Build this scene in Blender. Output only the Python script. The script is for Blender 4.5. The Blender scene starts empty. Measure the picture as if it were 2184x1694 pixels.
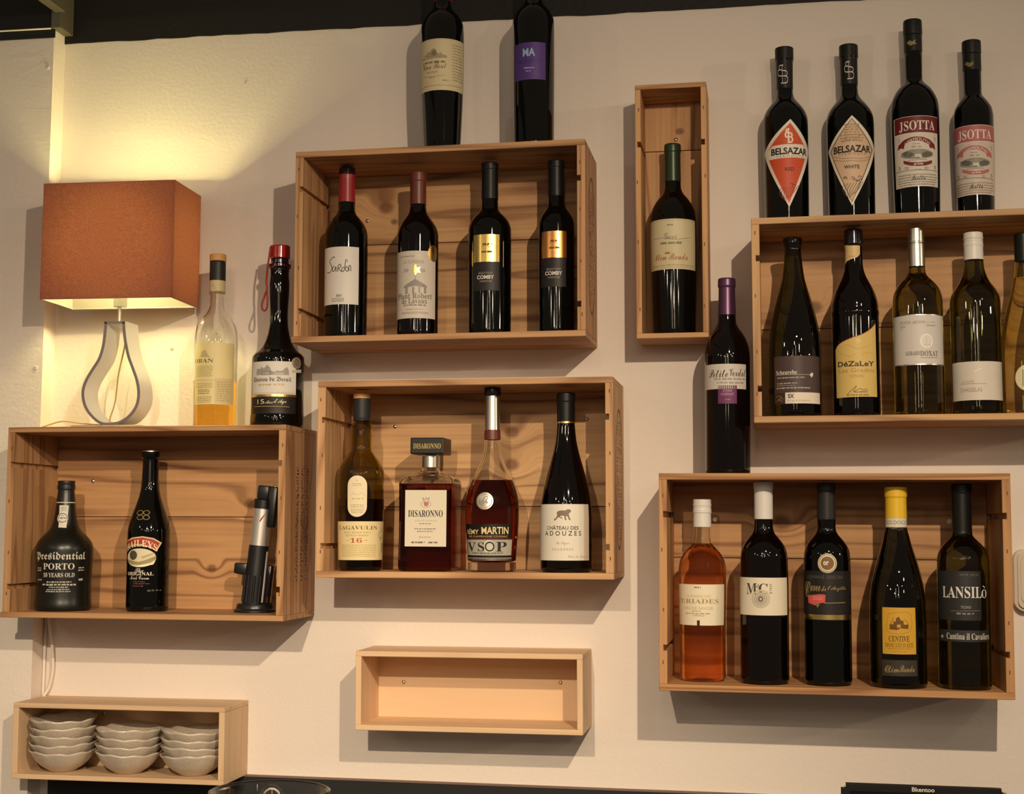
import bpy, bmesh, math, random, unicodedata
from mathutils import Vector, Matrix
PI = math.pi
SC = bpy.context.scene
COL = SC.collection
rng = random.Random(7)

# ------------------------------------------------------------------ camera
cd = bpy.data.cameras.new('camera')
cam = bpy.data.objects.new('camera', cd)
COL.objects.link(cam)
cam.location = (0.45223, -2.53851, 1.55004)
cam.rotation_euler = (1.65951986, -0.00644277, 0.17551185)
cd.sensor_fit = 'HORIZONTAL'
cd.sensor_width = 36.0
cd.lens = 3096.55 * 36.0 / 2184.0
cd.clip_start = 0.05
SC.camera = cam

# ------------------------------------------------------------------ colour management, world
vs = SC.view_settings
SC.display_settings.display_device = 'sRGB'
vs.view_transform = 'Standard'
vs.look = 'None'
vs.gamma = 1.0
vs.use_curve_mapping = False
vs.exposure = 0.0

w = bpy.data.worlds.new('room_ambient')
SC.world = w
w.use_nodes = True
bg = w.node_tree.nodes['Background']
bg.inputs[0].default_value = (1.0, 0.80, 0.60, 1)
bg.inputs[1].default_value = 0.145


# ------------------------------------------------------------------ ceiling spots, added streak and fill lights
def spot(name, loc, target, power, color, radius=0.02, angle=100, blend=1.0):
    l = bpy.data.lights.new(name, 'SPOT')
    l.energy = power
    l.color = color
    l.shadow_soft_size = radius
    l.spot_size = math.radians(angle)
    l.spot_blend = blend
    o = bpy.data.objects.new(name, l)
    COL.objects.link(o)
    o.location = loc
    o.rotation_euler = (Vector(target) - Vector(loc)).to_track_quat('-Z', 'Y').to_euler()
    return o


WARM = (1.0, 0.80, 0.56)
spot('ceiling_spot_right', (0.86, -2.21, 2.486), (-0.2, 0, -0.195), 162, WARM, 0.014, 119)
spot('ceiling_spot_centre', (0.01, -3.02, 2.48), (-0.55, 0, 0.76), 225, WARM, 0.016, 46)
spot('ceiling_spot_far_right', (5.96, -2.47, 2.78), (0.4, 0, 1.1), 120, WARM, 0.03, 80)


def strip_light(name, loc, power, sx, sy, target):
    l = bpy.data.lights.new(name, 'AREA')
    l.shape = 'RECTANGLE'
    l.size, l.size_y = sx, sy
    l.energy = power
    l.color = WARM
    o = bpy.data.objects.new(name, l)
    COL.objects.link(o)
    o.location = loc
    o.rotation_euler = (Vector(target) - Vector(loc)).to_track_quat('-Z', 'Y').to_euler()
    return o


# added tall area lights behind the camera, there only to streak the bottles
strip_light('streak_light', (0.75, -3.6, 2.25), 2.0, 0.03, 0.5, (0.4, 0, 1.8))
strip_light('streak_light', (-0.1, -4.2, 2.3), 2.0, 0.03, 0.5, (0.2, 0, 1.8))


# added small point lights out of view, for fill and bottle highlights
for lx, ly in ((-1.7, -3.7), (-0.6, -4.7), (1.7, -3.5), (2.5, -4.3), (0.6, -5.1), (-2.1, -2.6), (1.9, -2.5), (0.45, -3.4)):
    l = bpy.data.lights.new('fill_light', 'POINT')
    l.energy = 8
    l.color = (1.0, 0.82, 0.62)
    l.shadow_soft_size = 0.04
    o = bpy.data.objects.new('fill_light', l)
    COL.objects.link(o)
    o.location = (lx, ly, 2.5)

# ------------------------------------------------------------------ measured data (metres, radians)
CRATES = {'A': (-0.61598, 1.55284, 0.51298, 0.33326, 0.17183, 0.0034, 0.0095, 0.0128), 'B': (-0.10075, 2.0304, 0.50629, 0.33436, 0.16516, 0.0061, 0.0105, 0.0138), 'C': (-0.05223, 1.62908, 0.505, 0.33277, 0.16819, 0.00521, 0.0105, 0.0135), 'E': (0.29139, 2.08761, 0.12148, 0.43923, 0.10077, 0.00556, 0.0085, 0.0095), 'F': (0.54729, 1.46313, 0.54534, 0.3479, 0.17836, -0.00036, 0.0105, 0.013), 'D': (-0.05047, 1.27132, 0.38918, 0.13261, 0.12053, 0.007, 0.009, 0.0098), 'H': (-0.67637, 1.16682, 0.39487, 0.13216, 0.11697, 0.00553, 0.0085, 0.0105), 'G': (0.69902, 1.88763, 0.545, 0.33515, 0.172, 0.00656, 0.0105, 0.013)}
BOTTLES = {
 'sardon': {'roll': 0.0061, 'loc': (-0.28, -0.098, 1.8732), 'phi': 0.291, 'prof': [(0.0124, 0.0374), (0.1383, 0.0379), (0.1853, 0.0379), (0.1958, 0.0361), (0.2062, 0.0315), (0.2167, 0.0238), (0.2246, 0.0171), (0.2311, 0.015), (0.2451, 0.0145), (0.2877, 0.0137), (0.2956, 0.0142), (0.3067, 0.014), (0.3082, 0.0119)], 'caps': [(0.3082, 0.2956), (0.2956, 0.2451)]},
 'lavaux': {'roll': 0.0061, 'loc': (-0.1501, -0.098, 1.874), 'phi': 0.242, 'prof': [(0.0119, 0.0358), (0.1342, 0.036), (0.1807, 0.0361), (0.1911, 0.0343), (0.2015, 0.0294), (0.2119, 0.0225), (0.2223, 0.0159), (0.2366, 0.0138), (0.2765, 0.0136), (0.2783, 0.0146), (0.2927, 0.0144), (0.294, 0.0128)], 'caps': [(0.294, 0.2366)]},
 'comby_gold': {'roll': 0.0061, 'loc': (-0.0219, -0.098, 1.8748), 'phi': 0.192, 'prof': [(0.0115, 0.0368), (0.1301, 0.0372), (0.1865, 0.0373), (0.1968, 0.035), (0.2071, 0.0292), (0.2162, 0.0203), (0.2226, 0.0152), (0.2407, 0.0142), (0.2919, 0.0137), (0.2937, 0.0145), (0.3033, 0.0145), (0.3048, 0.0132)], 'caps': [(0.3048, 0.2407)]},
 'comby_orange': {'roll': 0.0061, 'loc': (0.0949, -0.098, 1.8755), 'phi': 0.145, 'prof': [(0.0113, 0.0305), (0.1264, 0.0309), (0.1926, 0.0307), (0.2028, 0.0282), (0.213, 0.0222), (0.2207, 0.0166), (0.2284, 0.0144), (0.2412, 0.0139), (0.2904, 0.0134), (0.2925, 0.0141), (0.3025, 0.0141), (0.304, 0.0131)], 'caps': [(0.304, 0.2412)]},
 'lagavulin': {'roll': 0.00521, 'loc': (-0.2416, -0.115, 1.4728), 'phi': 0.279, 'prof': [(0.0173, 0.0378), (0.0833, 0.0392), (0.1437, 0.0401), (0.1633, 0.0398), (0.175, 0.038), (0.1848, 0.0337), (0.1946, 0.0265), (0.2025, 0.0202), (0.2142, 0.0188), (0.23, 0.0192), (0.2418, 0.0187), (0.2516, 0.0165), (0.2579, 0.0138), (0.2614, 0.0145), (0.295, 0.0146), (0.2956, 0.0142), (0.3049, 0.0142), (0.3058, 0.0138)], 'caps': [(0.3058, 0.2956), (0.2956, 0.2571)], 'liq': 0.1222},
 'remy': {'roll': 0.00521, 'loc': (-0.0112, -0.115, 1.474), 'phi': 0.189, 'prof': [(0.0173, 0.0404), (0.0425, 0.0422), (0.0678, 0.0442), (0.0932, 0.0453), (0.1186, 0.0446), (0.1364, 0.041), (0.1542, 0.0342), (0.1695, 0.0265), (0.1823, 0.0209), (0.195, 0.0166), (0.2104, 0.0138), (0.2219, 0.0136), (0.2642, 0.0125), (0.2971, 0.0121), (0.2976, 0.0136), (0.3095, 0.0139), (0.3105, 0.0128)], 'caps': [(0.3105, 0.2976), (0.2976, 0.2385), (0.2385, 0.2219)], 'liq': 0.1529},
 'adouzes': {'roll': 0.00521, 'loc': (0.1152, -0.115, 1.4747), 'phi': 0.138, 'prof': [(0.0932, 0.0434), (0.1133, 0.0422), (0.1309, 0.0397), (0.1486, 0.0359), (0.1688, 0.0306), (0.189, 0.0248), (0.2042, 0.0208), (0.2195, 0.0177), (0.2372, 0.0157), (0.2512, 0.0147), (0.2841, 0.0147), (0.2856, 0.0152), (0.2983, 0.0152), (0.2996, 0.014)], 'caps': [(0.2996, 0.252), (0.252, 0.2484)]},
 'porto': {'roll': 0.0034, 'loc': (-0.7953, -0.0992, 1.3957), 'phi': 0.473, 'prof': [(0.0107, 0.05), (0.0214, 0.0488), (0.0366, 0.0484), (0.0671, 0.0489), (0.0977, 0.0502), (0.1084, 0.0502), (0.1176, 0.0481), (0.1268, 0.0424), (0.136, 0.0336), (0.1437, 0.0265), (0.1514, 0.0228), (0.1606, 0.0204), (0.1745, 0.0182), (0.1922, 0.0164), (0.2142, 0.0141), (0.2153, 0.0153), (0.2222, 0.0153), (0.223, 0.0144), (0.2293, 0.0147), (0.2303, 0.0139)], 'caps': [(0.2303, 0.2145), (0.2142, 0.1922)]},
 'baileys': {'roll': 0.0034, 'loc': (-0.6405, -0.0869, 1.3962), 'phi': 0.419, 'prof': [(0.058, 0.0375), (0.1113, 0.0378), (0.138, 0.0376), (0.1541, 0.0352), (0.1701, 0.0306), (0.1862, 0.0247), (0.2023, 0.0194), (0.2184, 0.0162), (0.2399, 0.0148), (0.2642, 0.0137), (0.2706, 0.0135), (0.2723, 0.0148), (0.2825, 0.0148), (0.2849, 0.0143)], 'caps': [(0.2849, 0.2822), (0.2822, 0.2706)]},
 'scheurebe': {'roll': 0.00656, 'loc': (0.4946, -0.122, 1.7298), 'phi': -0.018, 'prof': [(0.0979, 0.0426), (0.1254, 0.0417), (0.1438, 0.0397), (0.1668, 0.0354), (0.1852, 0.031), (0.2036, 0.0258), (0.2175, 0.0217), (0.2314, 0.0183), (0.2476, 0.016), (0.2638, 0.0144), (0.2824, 0.0133), (0.2847, 0.0151), (0.2963, 0.0154), (0.2981, 0.0133)], 'caps': [(0.2981, 0.2912)]},
 'dezaley': {'roll': 0.00656, 'loc': (0.5926, -0.122, 1.7305), 'phi': -0.058, 'prof': [(0.1392, 0.0376), (0.1661, 0.0376), (0.1679, 0.0385), (0.1706, 0.0385), (0.1718, 0.0376), (0.1841, 0.037), (0.1977, 0.0342), (0.2089, 0.03), (0.2202, 0.0243), (0.2315, 0.0188), (0.2428, 0.0154), (0.2519, 0.0143), (0.2814, 0.0137), (0.2832, 0.015), (0.3068, 0.0146), (0.3086, 0.0114)], 'caps': [(0.3085824, 0.2813256)]},
 'doxat': {'roll': 0.00656, 'loc': (0.6921, -0.122, 1.7311), 'phi': -0.099, 'prof': [(0.1617, 0.0398), (0.1867, 0.0394), (0.1981, 0.0378), (0.2072, 0.0342), (0.2163, 0.0279), (0.2254, 0.0192), (0.2322, 0.0144), (0.2436, 0.0133), (0.282, 0.0129), (0.2834, 0.0122), (0.2843, 0.0129), (0.3066, 0.0127), (0.3077, 0.0113)], 'caps': [(0.3077, 0.2436)]},
 'chasselas': {'roll': 0.00656, 'loc': (0.7819, -0.122, 1.7317), 'phi': -0.136, 'prof': [(0.1594, 0.0395), (0.1842, 0.0393), (0.1933, 0.0376), (0.2023, 0.0331), (0.2136, 0.0251), (0.2272, 0.0188), (0.2408, 0.0157), (0.2521, 0.015), (0.2749, 0.0146), (0.276, 0.015), (0.2794, 0.0148), (0.2855, 0.0141), (0.2862, 0.0148), (0.2953, 0.0146), (0.2965, 0.0135)], 'caps': [(0.2965, 0.2517)]},
 'edge': {'roll': 0.00656, 'loc': (0.8597, -0.122, 1.7322), 'phi': -0.167, 'prof': [(0.0904, 0.0407), (0.1127, 0.0395), (0.1351, 0.0364), (0.1664, 0.03), (0.1933, 0.0233), (0.2113, 0.0191), (0.2293, 0.016), (0.2519, 0.0143), (0.2632, 0.014), (0.2912, 0.0141), (0.2925, 0.0129)], 'caps': [(0.2925, 0.2474)], 'liq': 0.2203},
 'belsazar_red': {'roll': 0.00656, 'loc': (0.4851, -0.046, 2.0544), 'phi': -0.013, 'prof': [(0.0286, 0.0375), (0.1804, 0.0384), (0.1941, 0.038), (0.2055, 0.0351), (0.2169, 0.0286), (0.2261, 0.021), (0.2329, 0.0161), (0.2398, 0.0141), (0.2489, 0.0134), (0.2948, 0.0139), (0.2994, 0.0141), (0.3005, 0.0152), (0.3206, 0.0153), (0.3217, 0.0139)], 'caps': [(0.3217, 0.3005), (0.3001, 0.2489)]},
 'belsazar_white': {'roll': 0.00656, 'loc': (0.5935, -0.046, 2.0551), 'phi': -0.057, 'prof': [(0.0267, 0.039), (0.1774, 0.0399), (0.191, 0.0392), (0.2023, 0.0361), (0.2136, 0.0293), (0.2227, 0.0217), (0.2295, 0.0169), (0.2363, 0.0146), (0.2477, 0.014), (0.2932, 0.0142), (0.2977, 0.0145), (0.2989, 0.0154), (0.3187, 0.0154), (0.3199, 0.0138)], 'caps': [(0.3199, 0.2989), (0.2984, 0.2499)]},
 'isotta_red': {'roll': 0.00656, 'loc': (0.7008, -0.046, 2.0558), 'phi': -0.099, 'prof': [(0.027, 0.0376), (0.152, 0.0398), (0.1968, 0.04), (0.2126, 0.0387), (0.2261, 0.0341), (0.2374, 0.0273), (0.2452, 0.0198), (0.2509, 0.015), (0.2554, 0.0141), (0.3029, 0.0146), (0.331, 0.0146), (0.3324, 0.0153), (0.356, 0.0148), (0.3573, 0.0133)], 'caps': [(0.3573, 0.3312), (0.3312, 0.3017)]},
 'isotta_rose': {'roll': 0.00656, 'loc': (0.7962, -0.046, 2.0564), 'phi': -0.137, 'prof': [(0.0289, 0.0302), (0.1474, 0.0323), (0.1831, 0.0323), (0.1965, 0.0306), (0.2076, 0.0254), (0.2154, 0.0197), (0.2206, 0.0157), (0.2255, 0.0144), (0.2658, 0.0147), (0.2928, 0.0147), (0.2939, 0.0153), (0.314, 0.0151), (0.3153, 0.0132)], 'caps': [(0.3153, 0.2928), (0.2928, 0.2636)]},
 'bonanza': {'roll': 0.00556, 'loc': (0.2923, -0.053, 1.8771), 'phi': 0.064, 'prof': [(0.0069, 0.0368), (0.1645, 0.0395), (0.2021, 0.0391), (0.2168, 0.0371), (0.2293, 0.0318), (0.2398, 0.0248), (0.2482, 0.0182), (0.2566, 0.0145), (0.2692, 0.0136), (0.3201, 0.0132), (0.3218, 0.0141), (0.3336, 0.0139), (0.3353, 0.0124)], 'caps': [(0.3353, 0.2692)]},
 'petite': {'roll': -0.00036, 'loc': (0.3835, -0.1, 1.6377), 'phi': 0.028, 'prof': [(0.1103, 0.0373), (0.1943, 0.0374), (0.2103, 0.0359), (0.2244, 0.0319), (0.2364, 0.0255), (0.2465, 0.0184), (0.2545, 0.0152), (0.2666, 0.0144), (0.313, 0.0132), (0.3151, 0.0144), (0.3272, 0.014), (0.3288, 0.012)], 'caps': [(0.3288, 0.2666)]},
 'rose': {'roll': -0.00036, 'loc': (0.3404, -0.1004, 1.3004), 'phi': 0.046, 'prof': [(0.0912, 0.0377), (0.1511, 0.0387), (0.1811, 0.0387), (0.1946, 0.0366), (0.2052, 0.0315), (0.2142, 0.0242), (0.2217, 0.0176), (0.2293, 0.0145), (0.2489, 0.0136), (0.2504, 0.0146), (0.2737, 0.0143), (0.2746, 0.0149), (0.2791, 0.0149), (0.2825, 0.014), (0.2831, 0.0146), (0.2946, 0.0146), (0.2958, 0.0134)], 'caps': [(0.2958, 0.2504)], 'liq': 0.2226},
 'mcc': {'roll': -0.00036, 'loc': (0.4411, -0.1207, 1.3003), 'phi': 0.005, 'prof': [(0.1533, 0.039), (0.2006, 0.0381), (0.214, 0.0361), (0.2243, 0.031), (0.2332, 0.0239), (0.2407, 0.0179), (0.2481, 0.0155), (0.2645, 0.0146), (0.3119, 0.0147), (0.3137, 0.0156), (0.3226, 0.0156), (0.3241, 0.0144)], 'caps': [(0.3241, 0.2639)]},
 'ravenna': {'roll': -0.00036, 'loc': (0.5418, -0.1184, 1.3003), 'phi': -0.037, 'prof': [(0.1518, 0.0375), (0.198, 0.0373), (0.2125, 0.0358), (0.2226, 0.0317), (0.2313, 0.0252), (0.24, 0.0178), (0.2472, 0.0148), (0.2647, 0.0145), (0.3098, 0.0137), (0.3112, 0.0146), (0.3214, 0.0146), (0.3229, 0.014)], 'caps': [(0.3228816, 0.26405979999999996)]},
 'centive': {'roll': -0.00036, 'loc': (0.651, -0.1242, 1.3002), 'phi': -0.082, 'prof': [(0.0984, 0.0444), (0.1332, 0.0435), (0.1564, 0.0409), (0.1767, 0.0369), (0.2, 0.0308), (0.2204, 0.0246), (0.2379, 0.02), (0.2519, 0.017), (0.2671, 0.0167), (0.2994, 0.0162), (0.3008, 0.0174), (0.3146, 0.0174), (0.3164, 0.0153)], 'caps': [(0.3164, 0.2665)]},
 'lansilo': {'roll': -0.00036, 'loc': (0.7532, -0.1234, 1.3002), 'phi': -0.124, 'prof': [(0.1578, 0.0404), (0.2011, 0.0401), (0.2141, 0.037), (0.2242, 0.0303), (0.2329, 0.0215), (0.2401, 0.0157), (0.2474, 0.0146), (0.3067, 0.0143), (0.3085, 0.0152), (0.3201, 0.0152), (0.3216, 0.0146)], 'caps': [(0.3216, 0.243)]},
 'rioja': {'roll': 0.0061, 'loc': (-0.1083, -0.104, 2.1981), 'phi': 0.226, 'prof': [(0.0146, 0.0328), (0.1161, 0.0369), (0.2084, 0.038), (0.2266, 0.0372), (0.2349, 0.0352), (0.2432, 0.0315), (0.2515, 0.025), (0.2598, 0.0178), (0.2681, 0.0149), (0.2747, 0.0145), (0.318, 0.0142), (0.3197, 0.0152), (0.3313, 0.0152), (0.333, 0.0133)], 'caps': [(0.333, 0.2739)]},
 'ma': {'roll': 0.0061, 'loc': (0.0546, -0.104, 2.1991), 'phi': 0.162, 'prof': [(0.0167, 0.035), (0.1693, 0.036), (0.2232, 0.0359), (0.2331, 0.0344), (0.2413, 0.0311), (0.2495, 0.0255), (0.2577, 0.0184), (0.2659, 0.0147), (0.2774, 0.0141), (0.3186, 0.0138), (0.3202, 0.0147), (0.3318, 0.0147), (0.3334, 0.0131)], 'caps': [(0.3334, 0.2774)]},
 'oban': {'roll': 0.0034, 'loc': (-0.5215, -0.09, 1.7204), 'phi': 0.379, 'prof': [(0.0074, 0.0376), (0.1479, 0.0386), (0.1684, 0.0378), (0.1796, 0.0358), (0.1889, 0.0315), (0.1971, 0.0254), (0.2053, 0.0187), (0.2135, 0.0147), (0.2217, 0.013), (0.2413, 0.0126), (0.2423, 0.0143), (0.2649, 0.0139), (0.299, 0.0137), (0.3011, 0.0143), (0.3118, 0.0143), (0.3131, 0.0135)], 'caps': [(0.3131, 0.3005), (0.2996, 0.2649)], 'liq': 0.0836},
 'breuil': {'roll': 0.0034, 'loc': (-0.4066, -0.085, 1.7208), 'phi': 0.337, 'prof': [(0.0067, 0.0478), (0.0188, 0.0474), (0.0249, 0.0464), (0.0855, 0.0461), (0.1199, 0.046), (0.126, 0.0452), (0.1301, 0.042), (0.1362, 0.0353), (0.1443, 0.0287), (0.1565, 0.0226), (0.1708, 0.0186), (0.1871, 0.0162), (0.2034, 0.0158), (0.2238, 0.0166), (0.2422, 0.0176), (0.2566, 0.0178), (0.273, 0.0166), (0.2849, 0.017), (0.2863, 0.0193), (0.2927, 0.0193), (0.2935, 0.0154), (0.3017, 0.0154), (0.3038, 0.0175), (0.3247, 0.0175), (0.326, 0.0158)], 'caps': [(0.326, 0.3027), (0.3027, 0.2812)]},
}
ART = {
 'sardon': [
  ('label', [
   ('R','d8d2cc',(-1.118,0.908,0.05839,0.15966)),
   ('S','17120f',[(-0.251,0.14012),(-0.308,0.14208),(-0.434,0.13969),(-0.545,0.13473),(-0.493,0.13013),(-0.399,0.12412),(-0.458,0.11764),(-0.595,0.11486),(-0.725,0.11677)],0.00121),
   ('S','17120f',[(-0.268,0.12525),(-0.365,0.12348),(-0.362,0.11731),(-0.264,0.11779),(-0.198,0.12456),(-0.186,0.11581)],0.00121),
   ('S','17120f',[(-0.105,0.11566),(-0.081,0.12588),(0.023,0.12833),(0.052,0.12472),(-0.057,0.12123),(0.084,0.11547)],0.00121),
   ('S','17120f',[(0.208,0.12317),(0.108,0.12162),(0.104,0.11597),(0.191,0.11675),(0.24,0.12627),(0.276,0.13708)],0.00121),
   ('S','17120f',[(0.314,0.12505),(0.263,0.11987),(0.325,0.11583),(0.397,0.11978),(0.328,0.12481)],0.00121),
   ('S','17120f',[(0.309,0.13711),(0.358,0.13204)],0.00097),
   ('S','17120f',[(0.418,0.11674),(0.421,0.12496),(0.475,0.12661),(0.504,0.12283),(0.5,0.1164)],0.00121),
   ('T','3a3330',(-0.175,0.095,0.07176,0.0756),'2021',0.02),
   ('D','8d857d',(-0.432,0.247,0.06285,0.0695),3),
  ]),
 ],
 'lavaux': [
  ('label', [
   ('R','cfc6bb',(-1.258,1.248,0.03114,0.14848)),
   ('D','9a9188',(-0.748,0.108,0.1378,0.14035),1),
   ('S','e8d7a8',[(0.073,0.13728),(0.282,0.14038),(0.423,0.13931)],0.00145),
   ('T','9c938a',(-0.473,0.534,0.12633,0.13219),'LE DOMAINE'),
   ('P','gold',[(-0.008,0.12256),(0.162,0.12453),(0.205,0.11868),(0.359,0.1201),(0.304,0.11494),(0.376,0.11045),(0.208,0.11029),(0.14,0.10519),(0.068,0.10978),(-0.062,0.11116),(0.023,0.1154)]),
   ('T','8f877f',(-0.485,-0.229,0.11153,0.11765),'serif|20'),
   ('T','8f877f',(0.389,0.591,0.11117,0.11727),'serif|18'),
   ('P','958d88',[(-0.5,0.08348),(-0.436,0.08785),(0.121,0.09909),(0.646,0.08867),(0.725,0.08485),(0.442,0.08514),(0.125,0.0874),(-0.218,0.08523)]),
   ('R','958d88',(-0.38,-0.248,0.0735,0.08495)),
   ('R','958d88',(-0.015,0.078,0.07372,0.0854)),
   ('R','958d88',(0.288,0.359,0.07431,0.08547)),
   ('R','958d88',(0.545,0.665,0.07432,0.08499)),
   ('S','958d88',[(0.121,0.09833),(0.119,0.10468)],0.00097),
   ('T','7f776f',(-0.892,0.972,0.06507,0.07471),'serif|Plant Robert'),
   ('T','7f776f',(-0.59,0.711,0.05646,0.06584),'serif|de Lavaux'),
   ('D','8f877f',(-0.535,0.713,0.0524,0.05544),1),
   ('D','a59c92',(-0.393,0.542,0.04582,0.04759),1),
   ('D','a59c92',(-0.633,0.842,0.03873,0.04227),2),
  ]),
  ('medal', [
   ('E','gold',(0.758,1.427,0.13133,0.16072)),
  ]),
 ],
 'comby_gold': [
  ('foil_label', [
   ('R','gold',(-0.647,0.647,0.12507,0.17259)),
   ('D','6b4a12',(-0.155,0.295,0.15359,0.15738),1),
   ('S','8a5f1a',[(-0.19,0.15144),(0.019,0.15363),(0.189,0.14928)],0.00097),
   ('D','6b4a12',(-0.224,0.331,0.14021,0.144),1),
  ]),
  ('label', [
   ('R','262120',(-0.685,0.637,0.07548,0.12459)),
   ('T','a89f96',(-0.353,0.312,0.10394,0.10798),'SÉLECTION'),
   ('T','d9d2ca',(-0.433,0.388,0.09513,0.10193),'COMBY',0.03),
   ('T','a89f96',(-0.304,0.281,0.08984,0.09286),'VARONE'),
  ]),
 ],
 'comby_orange': [
  ('foil_label', [
   ('R','copper',(-0.828,0.734,0.12956,0.17562)),
   ('D','6b4a12',(-0.202,0.297,0.1567,0.16047),1),
   ('S','8a5f1a',[(-0.244,0.1546),(0.006,0.15673),(0.209,0.15241)],0.00097),
   ('D','6b4a12',(-0.287,0.339,0.14463,0.1484),1),
  ]),
  ('label', [
   ('R','262120',(-0.874,0.692,0.07949,0.12884)),
   ('T','a89f96',(-0.429,0.368,0.10827,0.11228),'SÉLECTION'),
   ('T','d9d2ca',(-0.528,0.461,0.0995,0.10627),'COMBY',0.03),
   ('T','a89f96',(-0.371,0.329,0.09425,0.09725),'VARONE'),
  ]),
 ],
 'lagavulin': [
  ('crest_label', [
   ('ST','e2d3b2',(-0.317,0.539,0.0912,0.16129)),
   ('D','b5a67f',(-0.094,0.321,0.14358,0.14839),2),
   ('S','c9bb95',[(-0.22,0.12627),(-0.038,0.13107),(0.126,0.12822),(0.303,0.13211),(0.46,0.12641)],0.00094),
   ('D','c4b58f',(-0.139,0.404,0.12054,0.12342),1),
   ('D','b5a67f',(-0.178,0.419,0.10711,0.11229),2),
   ('D','b5a67f',(-0.159,0.413,0.09752,0.10461),3),
   ('S','b5a67f',[(0.053,0.15223),(0.111,0.15378),(0.151,0.15129)],0.00075),
  ]),
  ('label', [
   ('R','e0cd9c',(-1.221,1.779,0.01819,0.08357)),
   ('T','6f6540',(-0.865,1.082,0.06957,0.07589),'serif|LAGAVULIN'),
   ('T','8d8157',(-0.496,0.742,0.06344,0.06631),'ISLAY SINGLE MALT'),
   ('T','8d8157',(-0.428,0.637,0.05827,0.06133),'SCOTCH WHISKY'),
   ('T','b5583f',(-0.187,0.346,0.04736,0.05558),'serif|16'),
   ('S','8d8157',[(-0.375,0.0516),(-0.243,0.05165)],0.00056),
   ('S','8d8157',[(0.426,0.05183),(0.579,0.05185)],0.00056),
   ('D','c3b07c',(-0.72,1.082,0.0239,0.04453),7),
   ('S','5f5942',[(1.324,0.07341),(1.387,0.068),(1.226,0.06415),(1.192,0.05837),(1.358,0.05449),(1.43,0.0593),(1.312,0.05064)],0.00075),
   ('D','9a8f63',(1.388,1.678,0.03124,0.04672),6),
  ]),
 ],
 'remy': [
  ('seal', [
   ('E','silver',(-0.449,0.229,0.10328,0.13207)),
   ('O','b9a578',(-0.393,0.184,0.10527,0.13006),0.06),
   ('S','8f8160',[(-0.206,0.11401),(-0.123,0.12152),(-0.039,0.12529),(0.033,0.12329),(-0.043,0.11901),(0.005,0.11402),(-0.1,0.11651),(-0.157,0.11151)],0.00174),
  ]),
  ('label', [
   ('R','17110e',(-1.203,1.002,0.05502,0.07915)),
   ('T','dcc88e',(-1.018,-0.342,0.06224,0.07224),'RÉMY',0.015),
   ('T','dcc88e',(-0.226,0.845,0.06255,0.07449),'MARTIN',0.02),
   ('T','c2ab78',(-0.931,0.824,0.057,0.06023),'FINE CHAMPAGNE COGNAC'),
   ('R','8a2420',(-1.311,1.031,0.05303,0.05502)),
   ('R','a8a597',(-1.311,1.065,0.02716,0.05303)),
   ('E','c5c2b2',(-0.166,0.281,0.03015,0.05303)),
   ('T','2b2724',(-1.03,-0.482,0.03369,0.04871),'serif|V'),
   ('T','2b2724',(-0.408,-0.122,0.03398,0.04892),'serif|S'),
   ('O','2b2724',(-0.103,0.281,0.03364,0.05005),0.14),
   ('T','2b2724',(0.34,0.792,0.03371,0.04965),'serif|P'),
   ('D','6d685c',(-0.734,0.651,0.02963,0.03237),1),
   ('R','16120f',(-1.311,1.102,0.02294,0.02716)),
   ('R','c8c4b4',(-1.311,1.078,0.02219,0.02319)),
   ('R','16120f',(-1.311,1.112,0.0207,0.02219)),
   ('R','silver',(-1.311,1.085,0.01896,0.0207)),
  ]),
 ],
 'adouzes': [
  ('label', [
   ('R','ded7c8',(-1.362,1.178,0.0194,0.1121)),
   ('R','c9b9a4',(0.88,1.155,0.0198,0.11205)),
   ('P','7b6a5c',[(-0.382,0.09146),(-0.336,0.08726),(-0.267,0.08918),(-0.211,0.0934),(-0.232,0.0978),(-0.182,0.10068),(-0.044,0.10184),(0.091,0.10149),(0.181,0.10342),(0.271,0.10345),(0.32,0.10194),(0.32,0.09888),(0.248,0.09732),(0.238,0.09407),(0.274,0.0893),(0.315,0.08588),(0.248,0.08586),(0.185,0.09214),(0.141,0.09309),(0.124,0.08964),(0.159,0.08583),(0.093,0.08582),(0.062,0.09268),(-0.063,0.09304),(-0.099,0.0915),(0.004,0.08923),(-0.018,0.08808),(-0.154,0.09073),(-0.201,0.08919),(-0.286,0.08497),(-0.326,0.08496)]),
   ('T','37302b',(-0.679,0.625,0.06983,0.07748),'CHÂTEAU DES',0.012),
   ('T','37302b',(-0.776,0.733,0.06023,0.06787),'A D O U Z E S',0.012),
   ('T','998d80',(-0.259,0.254,0.04446,0.05037),'script|Le Tigre'),
   ('T','8b8074',(-0.419,0.4,0.03584,0.04052),'F A U G È R E S'),
   ('T','a79a88',(0.187,1.094,0.02414,0.02832),'script|Sud de France'),
  ]),
 ],
 'porto': [
  ('lettering', [
   ('T','cfc9bb',(-0.701,1.265,0.08672,0.10415),'frak|Presidential'),
   ('T','cfc9bb',(-0.302,0.839,0.07289,0.084),'serif|PORTO'),
   ('T','cfc9bb',(-0.303,0.854,0.05968,0.06748),'serif|10 YEARS OLD'),
   ('D','a9a498',(-0.662,-0.403,0.06991,0.07654),2),
   ('D','a9a498',(0.985,1.236,0.0701,0.07737),2),
   ('D','a9a498',(-0.624,-0.367,0.05309,0.0564),1),
   ('D','a9a498',(1.015,1.195,0.05319,0.05712),1),
   ('D','b5b0a3',(-0.158,0.757,0.04979,0.05249),1),
   ('D','b5b0a3',(-0.389,0.983,0.0447,0.04814),1),
   ('D','a9a498',(-0.063,0.647,0.0408,0.0432),1),
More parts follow.
